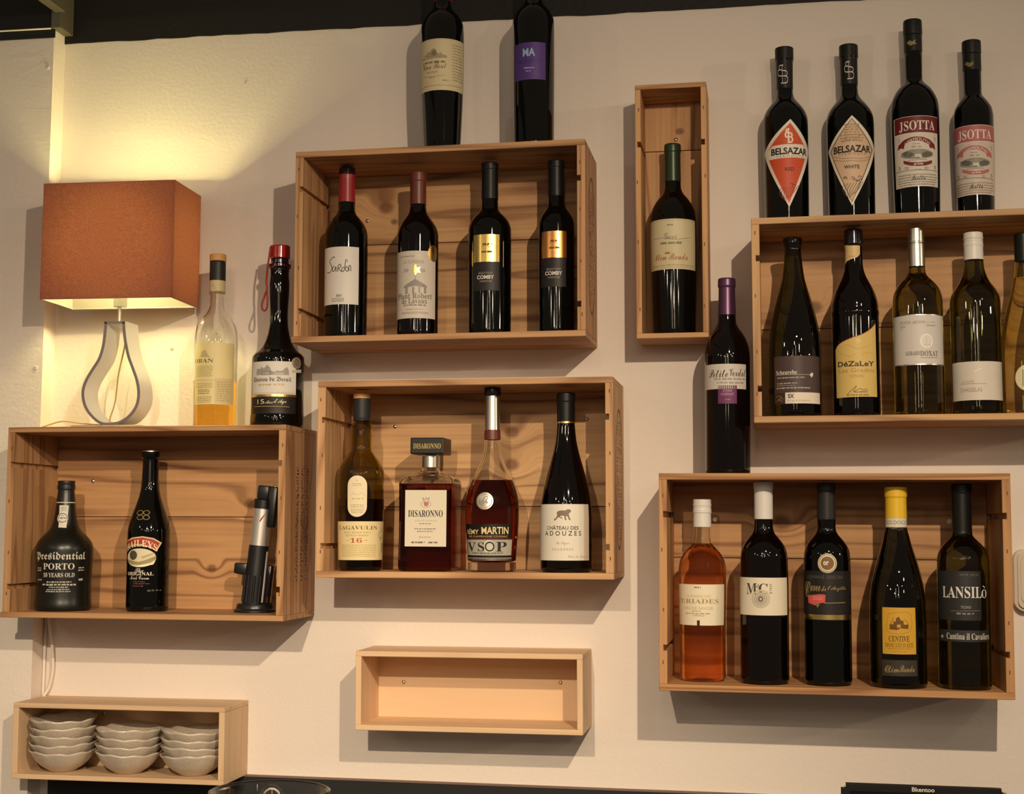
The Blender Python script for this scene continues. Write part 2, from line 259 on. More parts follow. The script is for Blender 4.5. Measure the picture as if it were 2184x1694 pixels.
   ('D','b5b0a3',(-0.186,0.731,0.03332,0.039),2),
  ]),
  ('guarantee_seal', [
   ('P','d6d0c2',[(-0.219,0.18651),(0.773,0.18587),(0.548,0.1461),(-0.02,0.14677)]),
   ('E','d6d0c2',(-0.282,0.705,0.15443,0.17352)),
   ('O','6e6a64',(-0.222,0.659,0.15535,0.1726),0.1),
   ('D','6e6a64',(-0.04,0.526,0.16206,0.16511),1),
   ('D','8c8880',(0.005,0.637,0.17583,0.18348),3),
   ('D','6e6a64',(0.102,0.353,0.16695,0.16847),1),
  ]),
 ],
 'baileys': [
  ('crest', [
   ('O','8a6f35',(-0.4,0.069,0.16906,0.17783),0.12),
   ('O','8a6f35',(0.05,0.445,0.16912,0.17789),0.12),
   ('O','8a6f35',(-0.302,0.108,0.16058,0.16932),0.12),
   ('O','8a6f35',(0.074,0.434,0.16064,0.16938),0.12),
  ]),
  ('label', [
   ('P','d8c08e',[(-1.081,0.12133),(-0.456,0.12931),(0.124,0.13186),(0.624,0.12879),(1.053,0.12033),(0.783,0.10507),(0.484,0.11193),(0.066,0.11606),(-0.337,0.11512),(-1.081,0.10751)]),
   ('P','a8382a',[(-1.081,0.12027),(-0.411,0.12695),(0.126,0.12976),(0.597,0.12668),(0.939,0.11955),(0.752,0.10824),(0.482,0.1143),(0.064,0.11816),(-0.358,0.11721),(-0.923,0.11083)]),
   ('TA','ead9b4',(-0.847,0.831,0.11398,0.12608),'serif|BAILEYS',-0.5),
   ('E','d9cdb0',(-0.787,0.778,0.07773,0.11055)),
   ('E','4d4a36',(-0.577,-0.116,0.09012,0.10695)),
   ('P','9b8f5e',[(-0.783,0.09162),(-0.409,0.08927),(-0.06,0.08684),(0.227,0.08956),(0.498,0.09352),(0.76,0.09743),(0.779,0.09216),(0.504,0.08564),(0.092,0.08165),(-0.402,0.08217),(-0.703,0.0864)]),
   ('P','efe6d0',[(-0.172,0.07759),(0.056,0.0819),(0.505,0.08354),(0.746,0.08822),(0.644,0.08246),(0.235,0.07932)]),
   ('P','b7a878',[(0.082,0.09609),(0.492,0.10141),(0.735,0.10271),(0.495,0.09746),(0.156,0.09217)]),
   ('T','cfc6b2',(-0.227,0.212,0.06902,0.0761),'script|The'),
   ('T','e2dccd',(-0.705,0.671,0.06329,0.06932),'serif|ORIGINAL'),
   ('T','cfc6b2',(-0.485,0.469,0.0562,0.06222),'script|Irish Cream'),
   ('D','6d3a33',(-0.297,0.289,0.05147,0.05356),1),
   ('D','6d3a33',(-0.321,0.531,0.04785,0.04994),1),
   ('D','6d3a33',(-0.316,0.226,0.04359,0.04568),1),
   ('D','4f4742',(0.369,1.108,0.03518,0.03886),1),
  ]),
 ],
 'scheurebe': [
  ('label', [
   ('R','4b3b39',(-0.902,1.131,0.02008,0.09747)),
   ('T','d9d0c8',(-0.796,0.058,0.06779,0.07454),'serif|Scheurebe'),
   ('S','b3a49a',[(-0.768,0.06717),(0.562,0.06689)],0.00069),
   ('D','a99b92',(-0.755,0.385,0.061,0.06347),1),
   ('D','a99b92',(-0.772,0.074,0.05202,0.05427),1),
   ('D','8b7d75',(-0.773,0.001,0.0485,0.05052),1),
   ('D','a99b92',(-0.775,0.556,0.0441,0.04679),1),
   ('P','d9d0c8',[(0.55,0.06687),(0.64,0.07043),(0.721,0.0695),(0.706,0.06564),(0.637,0.0621)]),
   ('R','3b2b22',(-0.871,-0.428,0.021,0.03787)),
   ('S','8a6a45',[(-0.809,0.03161),(-0.656,0.03298),(-0.532,0.02976),(-0.69,0.02677),(-0.504,0.02408)],0.00114),
   ('S','8a6a45',[(-0.796,0.02368),(-0.625,0.02885),(-0.463,0.02736)],0.00092),
   ('R','e0d6c6',(-0.4,1.11,0.02011,0.03802)),
   ('T','2e2722',(-0.295,-0.065,0.02895,0.03567),'SX',0.03),
   ('T','6f675f',(-0.308,0.549,0.02298,0.02611),'S T A  F O M M I E'),
   ('S','b8ac9c',[(0.964,0.03777),(0.956,0.02289)],0.00046),
  ]),
 ],
 'dezaley': [
  ('label', [
   ('P','d2b56c',[(-1.066,0.10779),(-0.94,0.1136),(-0.754,0.11784),(-0.489,0.12194),(-0.156,0.12618),(0.164,0.13003),(0.445,0.13544),(0.7,0.14207),(0.944,0.15009),(0.961,0.03015),(-1.04,0.02915)]),
   ('S','8f3a1c',[(-1.066,0.10779),(-0.94,0.1136),(-0.754,0.11784),(-0.489,0.12194),(-0.156,0.12618),(0.164,0.13003),(0.445,0.13544),(0.7,0.14207),(0.944,0.15009)],0.00114),
   ('S','c3a355',[(-0.898,0.1071),(-0.632,0.09828),(-0.255,0.09515),(-0.021,0.10048)],0.00092),
   ('S','e6cf92',[(-0.014,0.11953),(0.045,0.12286),(0.131,0.11948),(0.014,0.11727)],0.00137),
   ('S','c3a355',[(0.211,0.0971),(0.365,0.10057),(0.759,0.10087)],0.00114),
   ('S','c3a355',[(-0.772,0.11114),(-0.367,0.11444),(0.039,0.10717),(0.609,0.11442)],0.00092),
   ('T','33291a',(-0.901,0.774,0.07903,0.08753),'DéZaLeY',0.02),
   ('T','a98a4c',(-0.838,0.794,0.06962,0.07588),'Les Gradins'),
   ('T','b09256',(-0.327,0.245,0.06114,0.0656),'DOMAINE'),
   ('S','4a3c22',[(-0.461,0.03353),(-0.276,0.04038),(-0.053,0.04731),(-0.189,0.03805),(0.072,0.0428),(0.188,0.04125),(0.403,0.04206)],0.00069),
   ('S','4a3c22',[(-0.103,0.03686),(0.435,0.03987)],0.00046),
   ('D','8a723e',(-0.16,0.401,0.03656,0.03834),1),
   ('D','8a723e',(-0.525,0.512,0.03168,0.03391),1),
  ]),
  ('neck_label', [
   ('P','d6b981',[(-1.558,0.28302),(0.766,0.28026),(0.746,0.26643),(0.367,0.26074),(-0.272,0.25814),(-0.849,0.25543),(-1.558,0.24913)]),
   ('T','8a6a3a',(-0.645,0.014,0.26093,0.26368),'2018'),
  ]),
 ],
 'doxat': [
  ('label', [
   ('R','cfc9c4',(-1.351,1.18,0.07938,0.16055)),
   ('R','silver',(-1.302,1.267,0.15944,0.16055)),
   ('R','silver',(-1.412,1.117,0.07916,0.08094)),
   ('T','8f8983',(-0.873,0.19,0.14535,0.15026),'serif|PETITE ARVINE'),
   ('T','a19b95',(0.229,0.622,0.14594,0.14907),'it|de Fully'),
   ('D','7f7973',(0.227,0.633,0.14149,0.14328),1),
   ('T','6e6863',(-0.878,-0.624,0.14033,0.14301),'2020'),
   ('D','a19b95',(-0.857,-0.69,0.13707,0.13841),1),
   ('E','dcd8d2',(-0.041,0.482,0.10569,0.12926)),
   ('O','efeae2',(-0.041,0.482,0.10569,0.12926),0.08),
   ('S','b3ada6',[(0.19,0.1248),(0.213,0.11481),(0.129,0.11145),(0.368,0.11205)],0.00069),
   ('T','77716b',(-0.62,-0.05,0.09482,0.10126),'serif|GÉRARD'),
   ('T','6a645f',(-0.039,0.708,0.0931,0.10176),'serif|DOXAT'),
   ('D','9a948e',(-0.043,0.719,0.08977,0.09155),1),
  ]),
 ],
 'chasselas': [
  ('label', [
   ('R','d2c9bd',(-1.382,1.139,0.0216,0.08315)),
   ('S','f3e3c4',[(-0.255,0.0657),(-0.099,0.06992),(0.045,0.07159)],0.00114),
   ('S','dccbb0',[(0.062,0.07247),(0.229,0.07689)],0.00092),
   ('S','e8d8bb',[(0.447,0.0738),(0.619,0.06771)],0.00092),
   ('S','b9a98f',[(0.678,0.06695),(0.822,0.0576),(0.84,0.03781)],0.00046),
   ('T','a2988b',(-0.759,-0.252,0.0494,0.05293),'LA COLOMBE'),
   ('S','978d80',[(-0.83,0.0481),(0.24,0.04721)],0.00069),
   ('T','938a7d',(-0.835,0.048,0.03484,0.04122),'CHASSELAS'),
  ]),
 ],
 'edge': [
  ('label', [
   ('E','d8cfa4',(-0.642,0.387,0.03449,0.07709)),
   ('S','5d5a3a',[(-0.339,0.06867),(-0.355,0.04242)],0.00114),
   ('S','4b4a30',[(-0.245,0.05537),(-0.132,0.05851),(-0.141,0.04431)],0.00137),
  ]),
 ],
 'belsazar_red': [
  ('label', [
   ('P','e0d6c9',[(0.208,0.18663),(1.37,0.13603),(0.094,0.03447),(-1.235,0.13356)]),
   ('P','c9502f',[(0.193,0.18006),(1.092,0.13315),(0.09,0.04179),(-1.0,0.13134)]),
   ('P','e0d6c9',[(-0.626,0.14224),(0.829,0.14381),(1.133,0.13348),(0.983,0.12041),(-0.837,0.11913),(-1.032,0.13164)]),
   ('S','b5472a',[(-0.131,0.15226),(0.515,0.15588)],0.00086),
   ('S','b5472a',[(-0.366,0.14648),(0.65,0.14818)],0.00086),
   ('S','ecdccb',[(0.146,0.1693),(0.042,0.16867),(0.018,0.16614),(0.041,0.16355),(0.114,0.16279)],0.00257),
   ('S','ecdccb',[(0.041,0.16355),(-0.012,0.16199),(-0.019,0.15782),(0.015,0.15543),(0.104,0.15535)],0.00257),
   ('S','ecdccb',[(0.107,0.16885),(0.119,0.14604)],0.00257),
   ('S','ecdccb',[(0.123,0.16232),(0.218,0.16188),(0.263,0.15959),(0.232,0.15584),(0.127,0.15534)],0.00257),
   ('S','ecdccb',[(0.217,0.15536),(0.277,0.15309),(0.27,0.14843),(0.215,0.14652),(0.066,0.14607)],0.00257),
   ('T','1d1715',(-0.702,1.068,0.12571,0.13755),'BELSAZAR',0.03),
   ('T','8a7d70',(-0.448,0.841,0.12079,0.12459),'V E R M O U T H'),
   ('T','4a1c14',(-0.06,0.327,0.09738,0.10318),'RED',0.02),
   ('S','8a2f1b',[(-0.213,0.06902),(-0.334,0.06055),(-0.211,0.05076)],0.00086),
   ('S','8a2f1b',[(-0.093,0.06922),(-0.228,0.06016),(-0.154,0.04838)],0.00086),
   ('S','8a2f1b',[(0.026,0.06955),(-0.125,0.05987),(-0.097,0.04603)],0.00086),
   ('S','8a2f1b',[(0.146,0.07),(-0.023,0.05968),(-0.039,0.04637)],0.00086),
   ('S','8a2f1b',[(0.268,0.07058),(0.079,0.05957),(0.018,0.04851)],0.00086),
   ('S','8a2f1b',[(0.394,0.07131),(0.182,0.05955),(0.076,0.05068)],0.00086),
   ('S','8a2f1b',[(0.528,0.07219),(0.287,0.05963),(0.134,0.05288)],0.00086),
   ('S','8a2f1b',[(0.11,0.07319),(0.191,0.07586),(0.285,0.07394)],0.00086),
   ('S','8a2f1b',[(0.222,0.07142),(0.305,0.07418),(0.403,0.07236)],0.00086),
  ]),
  ('capsule_monogram', [
   ('S','d8d2cb',[(-0.146,0.28823),(-0.562,0.28818),(-0.675,0.28501),(-0.571,0.28118),(-0.267,0.2795)],0.00171),
   ('S','d8d2cb',[(-0.571,0.28118),(-0.836,0.27982),(-0.882,0.27424),(-0.698,0.2704),(-0.312,0.26939)],0.00171),
   ('S','d8d2cb',[(-0.294,0.28784),(-0.254,0.25655)],0.00171),
   ('S','d8d2cb',[(-0.233,0.2788),(0.126,0.27784),(0.296,0.2747),(0.177,0.26957),(-0.219,0.26923)],0.00171),
   ('S','d8d2cb',[(0.12,0.26893),(0.351,0.26583),(0.324,0.25944),(0.112,0.25684),(-0.473,0.257)],0.00171),
  ]),
 ],
 'belsazar_white': [
  ('label', [
   ('P','e2d6c6',[(0.026,0.18742),(1.335,0.1344),(-0.04,0.03292),(-1.225,0.13183)]),
   ('P','5f5548',[(0.018,0.18246),(1.063,0.13173),(-0.038,0.03864),(-1.038,0.12997)]),
   ('P','d0b193',[(0.017,0.18065),(0.992,0.13116),(-0.037,0.04084),(-0.981,0.12943)]),
   ('D','a08567',(-0.319,0.334,0.14421,0.17305),7),
   ('D','a08567',(-0.495,0.511,0.14199,0.1553),3),
   ('T','1d1715',(-0.82,0.874,0.12382,0.13623),'BELSAZAR',0.03),
   ('T','7d6f60',(-0.593,0.621,0.11939,0.12337),'V E R M O U T H'),
   ('S','8f775c',[(-0.844,0.11993),(-0.394,0.11454),(-0.011,0.1141),(0.377,0.1129),(0.85,0.11813)],0.00086),
   ('S','8f775c',[(-0.81,0.11407),(-0.339,0.10939),(-0.013,0.1099),(0.375,0.10847),(0.781,0.11325)],0.00086),
   ('T','2a211c',(-0.343,0.303,0.09598,0.10239),'WHITE',0.02),
   ('S','4f4232',[(-0.326,0.07126),(-0.445,0.06198),(-0.306,0.05085)],0.00086),
   ('S','4f4232',[(-0.197,0.07129),(-0.328,0.06143),(-0.252,0.04844)],0.00086),
   ('S','4f4232',[(-0.071,0.07148),(-0.216,0.06101),(-0.198,0.04606)],0.00086),
   ('S','4f4232',[(0.055,0.07181),(-0.105,0.0607),(-0.143,0.04635)],0.00086),
   ('S','4f4232',[(0.183,0.07229),(0.004,0.0605),(-0.088,0.04843)],0.00086),
   ('S','4f4232',[(0.315,0.07292),(0.115,0.06041),(-0.033,0.05053)],0.00086),
   ('S','4f4232',[(0.454,0.07375),(0.227,0.06044),(0.021,0.05266)],0.00086),
   ('S','4f4232',[(0.026,0.075),(0.103,0.07759),(0.19,0.0756)],0.00086),
   ('S','4f4232',[(0.144,0.07316),(0.222,0.07583),(0.312,0.07394)],0.00086),
   ('S','4f4232',[(0.106,0.07334),(0.184,0.07599),(0.273,0.07407)],0.00086),
   ('S','4f4232',[(-0.382,0.07867),(-0.302,0.08097),(-0.215,0.07865)],0.00086),
   ('S','4f4232',[(0.248,0.07579),(0.329,0.07855),(0.424,0.07676)],0.00086),
   ('S','4f4232',[(0.22,0.0805),(0.3,0.08324),(0.393,0.08142)],0.00086),
   ('S','4f4232',[(-0.076,0.07954),(-0.0,0.08205),(0.086,0.07998)],0.00086),
   ('S','4f4232',[(-0.027,0.07655),(0.05,0.0791),(0.136,0.07707)],0.00086),
   ('S','4f4232',[(-0.392,0.08093),(-0.312,0.08321),(-0.225,0.08088)],0.00086),
  ]),
  ('capsule_monogram', [
   ('S','d8d2cb',[(0.032,0.28792),(-0.325,0.28751),(-0.414,0.2844),(-0.333,0.2809),(-0.077,0.27958)],0.00171),
   ('S','d8d2cb',[(-0.333,0.2809),(-0.531,0.27929),(-0.561,0.27396),(-0.43,0.27059),(-0.117,0.27)],0.00171),
   ('S','d8d2cb',[(-0.1,0.28743),(-0.068,0.25793)],0.00171),
   ('S','d8d2cb',[(-0.047,0.27895),(0.283,0.27829),(0.446,0.27544),(0.329,0.27051),(-0.036,0.26992)],0.00171),
   ('S','d8d2cb',[(0.275,0.26987),(0.497,0.26709),(0.467,0.26103),(0.264,0.25844),(-0.252,0.25818)],0.00171),
  ]),
 ],
 'isotta_red': [
  ('label', [
   ('R','d4ccc0',(-1.127,1.0,0.06166,0.18111)),
   ('R','6e1f24',(-1.07,1.021,0.15291,0.18111)),
   ('R','e6ddd0',(-1.057,1.033,0.18045,0.18111)),
   ('R','e6ddd0',(-1.084,1.008,0.15181,0.15291)),
   ('T','e2dacd',(-0.8,0.782,0.15549,0.17334),'serif|JSOTTA'),
   ('P','741f24',[(-0.857,0.13472),(-0.586,0.14181),(-0.259,0.14542),(-0.048,0.14584),(0.219,0.14477),(0.5,0.141),(0.769,0.13353),(0.801,0.1247),(0.631,0.1275),(0.522,0.12615),(0.46,0.13296),(0.162,0.13773),(-0.072,0.13887),(-0.317,0.13843),(-0.556,0.13411),(-0.597,0.1269),(-0.736,0.12927),(-0.928,0.1265)]),
   ('TA','e2dacd',(-0.549,0.5,0.13923,0.14427),'VERMOUTH',-0.85),
   ('D','8b857c',(-0.212,0.079,0.13271,0.13447),1),
   ('D','a39c92',(-0.268,0.186,0.12696,0.13047),1),
   ('E','8d8b80',(-0.744,0.68,0.10813,0.12477)),
   ('P','5f5d55',[(-0.71,0.12024),(-0.494,0.12181),(-0.273,0.11934),(-0.141,0.11536),(-0.332,0.11126),(-0.589,0.11362)]),
   ('P','5f5d55',[(0.154,0.11713),(0.383,0.12047),(0.643,0.11877),(0.572,0.11319),(0.264,0.11018),(0.126,0.11319)]),
   ('P','c9c5ba',[(-0.141,0.1158),(0.127,0.11625),(0.152,0.10946),(-0.117,0.10916)]),
   ('P','6f6c63',[(-0.116,0.11091),(0.055,0.11104),(0.053,0.10842),(-0.107,0.1087)]),
   ('D','8b857c',(-0.446,0.379,0.1057,0.10723),1),
   ('P','741f24',[(-0.625,0.10726),(-0.336,0.10339),(-0.014,0.10193),(0.319,0.10282),(0.612,0.10634),(0.596,0.10058),(0.317,0.09669),(-0.016,0.09559),(-0.34,0.09748),(-0.616,0.10192)]),
   ('D','d4ccc0',(-0.197,0.215,0.09797,0.10059),1),
   ('D','9a9388',(-0.573,-0.398,0.09165,0.09602),2),
   ('D','9a9388',(0.258,0.436,0.08995,0.09433),2),
   ('D','b0a89c',(-0.153,0.145,0.08967,0.09142),1),
   ('S','9a9388',[(-0.846,0.14614),(-0.778,0.14222),(-0.852,0.13955)],0.00086),
   ('S','9a9388',[(0.724,0.14514),(0.805,0.14233),(0.738,0.13862)],0.00086),
   ('S','7d766c',[(-0.872,0.09879),(-0.802,0.09491),(-0.856,0.09204)],0.00129),
   ('S','7d766c',[(0.73,0.09793),(0.795,0.09456),(0.744,0.09142)],0.00129),
   ('S','7d766c',[(-1.053,0.08996),(0.906,0.08866)],0.00064),
   ('D','8f877c',(-0.966,0.905,0.08101,0.08276),1),
   ('D','8f877c',(-0.972,0.904,0.07664,0.07839),1),
   ('D','8f877c',(-0.977,0.904,0.07227,0.07402),1),
   ('D','8f877c',(-0.982,0.903,0.06834,0.07009),1),
   ('D','8f877c',(-0.904,0.79,0.06442,0.06617),1),
   ('T','3d352f',(-0.285,0.287,0.07218,0.08048),'script|Isotta'),
  ]),
  ('capsule_emblem', [
   ('P','8f8442',[(-0.848,0.31565),(-0.493,0.31933),(-0.123,0.3167),(0.252,0.32104),(0.124,0.31606),(0.317,0.31161),(-0.056,0.31211),(-0.352,0.30947)]),
  ]),
 ],
 'isotta_rose': [
  ('label', [
   ('R','cbbeb2',(-1.637,1.181,0.0455,0.16322)),
   ('R','b0656a',(-1.492,1.225,0.13544,0.16322)),
   ('R','e6ddd0',(-1.454,1.28,0.16257,0.16322)),
   ('R','e6ddd0',(-1.554,1.2,0.13436,0.13544)),
   ('T','e2dacd',(-1.016,0.844,0.13797,0.15553),'serif|JSOTTA'),
   ('P','b56a6c',[(-1.115,0.11833),(-0.752,0.12485),(-0.363,0.12817),(-0.122,0.12847),(0.18,0.12729),(0.503,0.12347),(0.83,0.11614),(0.871,0.10746),(0.657,0.11014),(0.527,0.10883),(0.455,0.11555),(0.115,0.12037),(-0.151,0.12161),(-0.431,0.12131),(-0.717,0.11722),(-0.77,0.11016),(-0.947,0.11269),(-1.23,0.11049)]),
   ('TA','e2dacd',(-0.706,0.503,0.12194,0.12691),'VERMOUTH',-0.85),
   ('D','8b857c',(-0.311,0.02,0.11554,0.11726),1),
   ('D','a39c92',(-0.376,0.141,0.10985,0.11331),1),
   ('E','8d8b80',(-0.961,0.715,0.09129,0.10769)),
   ('P','5f5d55',[(-0.916,0.10374),(-0.645,0.10505),(-0.384,0.10246),(-0.233,0.09847),(-0.454,0.09453),(-0.763,0.09707)]),
   ('P','5f5d55',[(0.104,0.10006),(0.365,0.10326),(0.671,0.10154),(0.584,0.09603),(0.227,0.09316),(0.07,0.09619)]),
   ('P','c9c5ba',[(-0.233,0.0989),(0.072,0.09921),(0.099,0.0925),(-0.207,0.09234)]),
   ('P','6f6c63',[(-0.206,0.09406),(-0.011,0.09411),(-0.012,0.09152),(-0.195,0.09187)]),
   ('D','8b857c',(-0.59,0.359,0.08888,0.09039),1),
   ('P','b56a6c',[(-0.81,0.09084),(-0.461,0.08677),(-0.09,0.08516),(0.289,0.08588),(0.631,0.08928),(0.612,0.08359),(0.286,0.07983),(-0.094,0.07891),(-0.466,0.08095),(-0.801,0.08556)]),
   ('D','cbbeb2',(-0.3,0.17,0.08124,0.08382),1),
   ('D','9a9388',(-0.748,-0.536,0.0753,0.07961),2),
   ('D','9a9388',(0.218,0.423,0.07318,0.0775),2),
   ('D','b0a89c',(-0.251,0.089,0.07306,0.07478),1),
   ('S','9a9388',[(-1.093,0.12955),(-1.0,0.12553),(-1.105,0.12308)],0.00086),
   ('S','9a9388',[(0.773,0.12757),(0.878,0.12486),(0.791,0.12115)],0.00086),
   ('S','7d766c',[(-1.154,0.08298),(-1.051,0.07896),(-1.133,0.07627)],0.00129),
   ('S','7d766c',[(0.775,0.08099),(0.859,0.0777),(0.793,0.07458)],0.00129),
   ('S','7d766c',[(-1.562,0.07573),(1.012,0.07202)],0.00064),
   ('D','9a8f84',(-1.326,1.01,0.06455,0.06627),1),
   ('D','9a8f84',(-1.34,1.008,0.06024,0.06196),1),
   ('D','9a8f84',(-1.355,1.006,0.05594,0.05766),1),
   ('D','9a8f84',(-1.369,1.005,0.05206,0.05378),1),
   ('D','9a8f84',(-1.222,0.848,0.0482,0.04992),1),
   ('T','3d352f',(-0.406,0.249,0.05581,0.064),'script|Isotta'),
  ]),
  ('capsule_emblem', [
   ('P','7f7036',[(-0.964,0.27392),(-0.648,0.27716),(-0.348,0.27405),(0.04,0.27684),(0.004,0.27128),(-0.285,0.26722),(-0.612,0.26921)]),
  ]),
 ],
 'bonanza': [
  ('label', [
   ('R','cbbf9b',(-1.436,1.289,0.10981,0.19673)),
   ('R','b09f72',(-1.436,1.325,0.19384,0.19466)),
   ('R','b09f72',(-1.436,1.328,0.11266,0.11348)),
   ('D','8f8565',(-0.211,0.059,0.18448,0.18778),1),
   ('T','8a8164',(-0.342,0.221,0.16098,0.17249),'script|Gavi'),
   ('S','8a8164',[(-0.914,0.164),(-0.364,0.16428),(0.159,0.16083),(0.852,0.16519)],0.00079),
   ('D','8a8164',(-0.545,0.455,0.15235,0.15726),1),
   ('D','a8743a',(-0.315,-0.028,0.13583,0.13992),1),
   ('T','a4552c',(-0.796,0.722,0.12575,0.13719),'script|Olim Bauda'),
   ('D','b09f72',(-1.061,1.134,0.11549,0.11794),1),
  ]),
 ],
 'petite': [
  ('label', [
   ('R','d2cbc2',(-1.472,0.973,0.13962,0.18097)),
   ('T','2d2824',(-0.876,0.058,0.15885,0.17227),'script|Petite'),
   ('T','2d2824',(0.1,0.94,0.16026,0.17366),'script|Verdot'),
   ('D','a39b91',(-0.612,0.919,0.15411,0.15804),1),
   ('D','a39b91',(-0.524,0.918,0.14821,0.15136),1),
  ]),
  ('square_label', [
   ('R','6d3360',(-0.398,0.448,0.11521,0.14546)),
   ('T','c49ab8',(-0.177,0.22,0.13445,0.13878),'SYRAH'),
   ('T','c49ab8',(-0.264,0.326,0.12895,0.13288),'CABERNET'),
   ('D','9a6a8e',(-0.085,0.154,0.1207,0.12306),1),
  ]),
 ],
 'rose': [
  ('label', [
   ('R','e6dcc2',(-1.454,1.186,0.09063,0.15698)),
   ('D','7d7460',(-0.317,-0.019,0.1507,0.15336),1),
   ('T','c2b089',(-0.645,0.4,0.13539,0.13982),'DOMAINE DES'),
   ('T','a8905a',(-1.297,0.782,0.12595,0.13332),'serif|CURIADES'),
   ('T','bda984',(-0.81,0.502,0.11591,0.12063),'VIN DE SAVOIE'),
   ('D','bda984',(-0.439,0.006,0.11257,0.11464),1),
   ('D','bda984',(-0.768,0.417,0.10823,0.11117),1),
   ('D','bda984',(-0.398,0.176,0.10531,0.10737),1),
   ('R','3a1c14',(-0.194,-0.075,0.09026,0.0988)),
  ]),
 ],
 'mcc': [
  ('label', [
   ('R','e2d8c2',(-1.495,1.207,0.10988,0.16995)),
   ('T','4a423b',(-0.785,-0.299,0.14332,0.16081),'serif|M'),
   ('T','4a423b',(-0.222,0.15,0.14381,0.16065),'serif|C'),
   ('T','6b6259',(-0.33,-0.206,0.15409,0.1599),'it|d'),
   ('O','c5baa6',(-0.523,0.244,0.1214,0.15101),0.1),
   ('O','b5a993',(-0.414,0.146,0.12517,0.14694),0.12),
   ('O','a79b86',(-0.318,0.057,0.12866,0.14317),0.15),
   ('E','5c5249',(-0.241,-0.031,0.13155,0.14026)),
   ('E','c9bda6',(-0.188,-0.083,0.13358,0.13823)),
   ('D','a0947f',(0.21,0.333,0.14479,0.16018),5),
  ]),
 ],
 'ravenna': [
  ('medal', [
   ('E','ddd0b4',(-0.433,0.385,0.17861,0.2093)),
   ('O','a08b62',(-0.4,0.351,0.17977,0.20814),0.05),
   ('E','7d5f3e',(-0.303,0.254,0.18324,0.20466)),
   ('T','efe6d2',(-0.193,0.036,0.19074,0.19712),'or',0.03),
   ('E','b8342c',(0.035,0.112,0.18907,0.19254)),
  ]),
  ('label', [
   ('R','211d1c',(-1.537,1.397,0.10359,0.1815)),
   ('T','56504b',(-1.006,0.644,0.1693,0.17451),'DOMAINE GRISONI'),
   ('T','a58f5c',(-1.213,-0.829,0.13982,0.16432),'script|C'),
   ('T','a58f5c',(-0.818,-0.331,0.14921,0.15791),'script|uvée'),
   ('T','a58f5c',(-0.284,-0.084,0.14961,0.1577),'script|de'),
   ('T','a58f5c',(-0.023,0.826,0.14924,0.15848),'script|l’Arzille'),
   ('P','cf5a55',[(-0.978,0.14189),(-0.334,0.14485),(-0.117,0.14389),(-0.137,0.13147),(-0.42,0.1303),(-0.548,0.12665),(-0.945,0.13002)]),
   ('D','e08a80',(-0.681,-0.258,0.13545,0.14066),2),
   ('P','7d6f4a',[(-0.574,0.1295),(-0.339,0.12982),(-0.422,0.12538),(-0.464,0.12244),(-0.522,0.12669)]),
   ('S','a58f5c',[(-0.167,0.13086),(0.779,0.13172)],0.00091),
   ('R','gold',(-1.537,1.318,0.10446,0.11223)),
  ]),
 ],
 'centive': [
  ('label', [
   ('R','cf9f35',(-0.641,0.572,0.05372,0.12625)),
   ('S','9a7222',[(-0.41,0.11641),(0.341,0.11786),(0.324,0.08953),(-0.417,0.08826),(-0.41,0.11641)],0.0006),
   ('P','6b4a14',[(-0.376,0.09231),(-0.334,0.10091),(-0.232,0.09965),(-0.231,0.10533),(-0.156,0.10401),(-0.128,0.11027),(-0.04,0.11206),(0.021,0.10644),(0.116,0.10565),(0.119,0.09999),(0.275,0.10002),(0.285,0.09294),(0.016,0.09426),(-0.11,0.0913)]),
   ('P','cf9f35',[(-0.107,0.09981),(0.018,0.09993),(0.016,0.09511),(-0.109,0.09499)]),
   ('S','8a6420',[(-0.388,0.09656),(-0.262,0.1067),(-0.229,0.111)],0.00091),
   ('S','8a6420',[(0.148,0.10708),(0.245,0.10427),(0.3,0.09719)],0.00091),
   ('T','5f4216',(-0.402,0.319,0.07324,0.08231),'serif|CENTIVE'),
   ('T','8a6520',(-0.535,0.455,0.06419,0.07155),'serif|MOSCATO D’ASTI'),
   ('D','a87f2a',(-0.441,0.361,0.06137,0.06306),1),
   ('D','b88c30',(-0.344,0.258,0.05712,0.05882),1),
  ]),
  ('lower_label', [
   ('R','37302a',(-0.681,0.606,0.01986,0.0447)),
   ('T','a08a5a',(-0.563,-0.07,0.02559,0.03634),'script|Olim'),
   ('T','a08a5a',(-0.045,0.497,0.02624,0.03696),'script|Bauda'),
   ('S','7d6a44',[(-0.523,0.02502),(-0.009,0.0278),(0.489,0.03062)],0.00091),
  ]),
  ('tax_strip', [
   ('R','d9d2c0',(-1.582,1.223,0.25194,0.26647)),
   ('D','8d8670',(-1.165,-0.415,0.25683,0.26266),2),
   ('T','5f5a4a',(-0.293,1.032,0.25663,0.26244),'DOCG'),
  ]),
 ],
 'lansilo': [
  ('label', [
   ('R','2b2a29',(-1.391,0.581,0.10763,0.18417)),
   ('D','4a4744',(-0.271,0.477,0.17641,0.18067),1),
   ('T','e0dcd4',(-1.0,0.603,0.14226,0.16011),'serif|LANSIL'),
   ('T','e0dcd4',(0.601,0.876,0.14232,0.15592),'serif|O'),
   ('S','e0dcd4',[(0.667,0.16136),(0.789,0.15844)],0.00151),
   ('T','a9a49c',(-0.241,0.147,0.12596,0.1302),'TICINO'),
   ('S','85807a',[(-0.624,0.1218),(0.522,0.12292)],0.0006),
   ('D','85807a',(-0.405,0.284,0.11663,0.11974),1),
  ]),
  ('lower_label', [
   ('R','2f2e2d',(-1.374,1.034,0.07455,0.09231)),
   ('T','d0cbc2',(-0.839,1.0,0.07806,0.08792),'serif|Cantina il Cavaliere'),
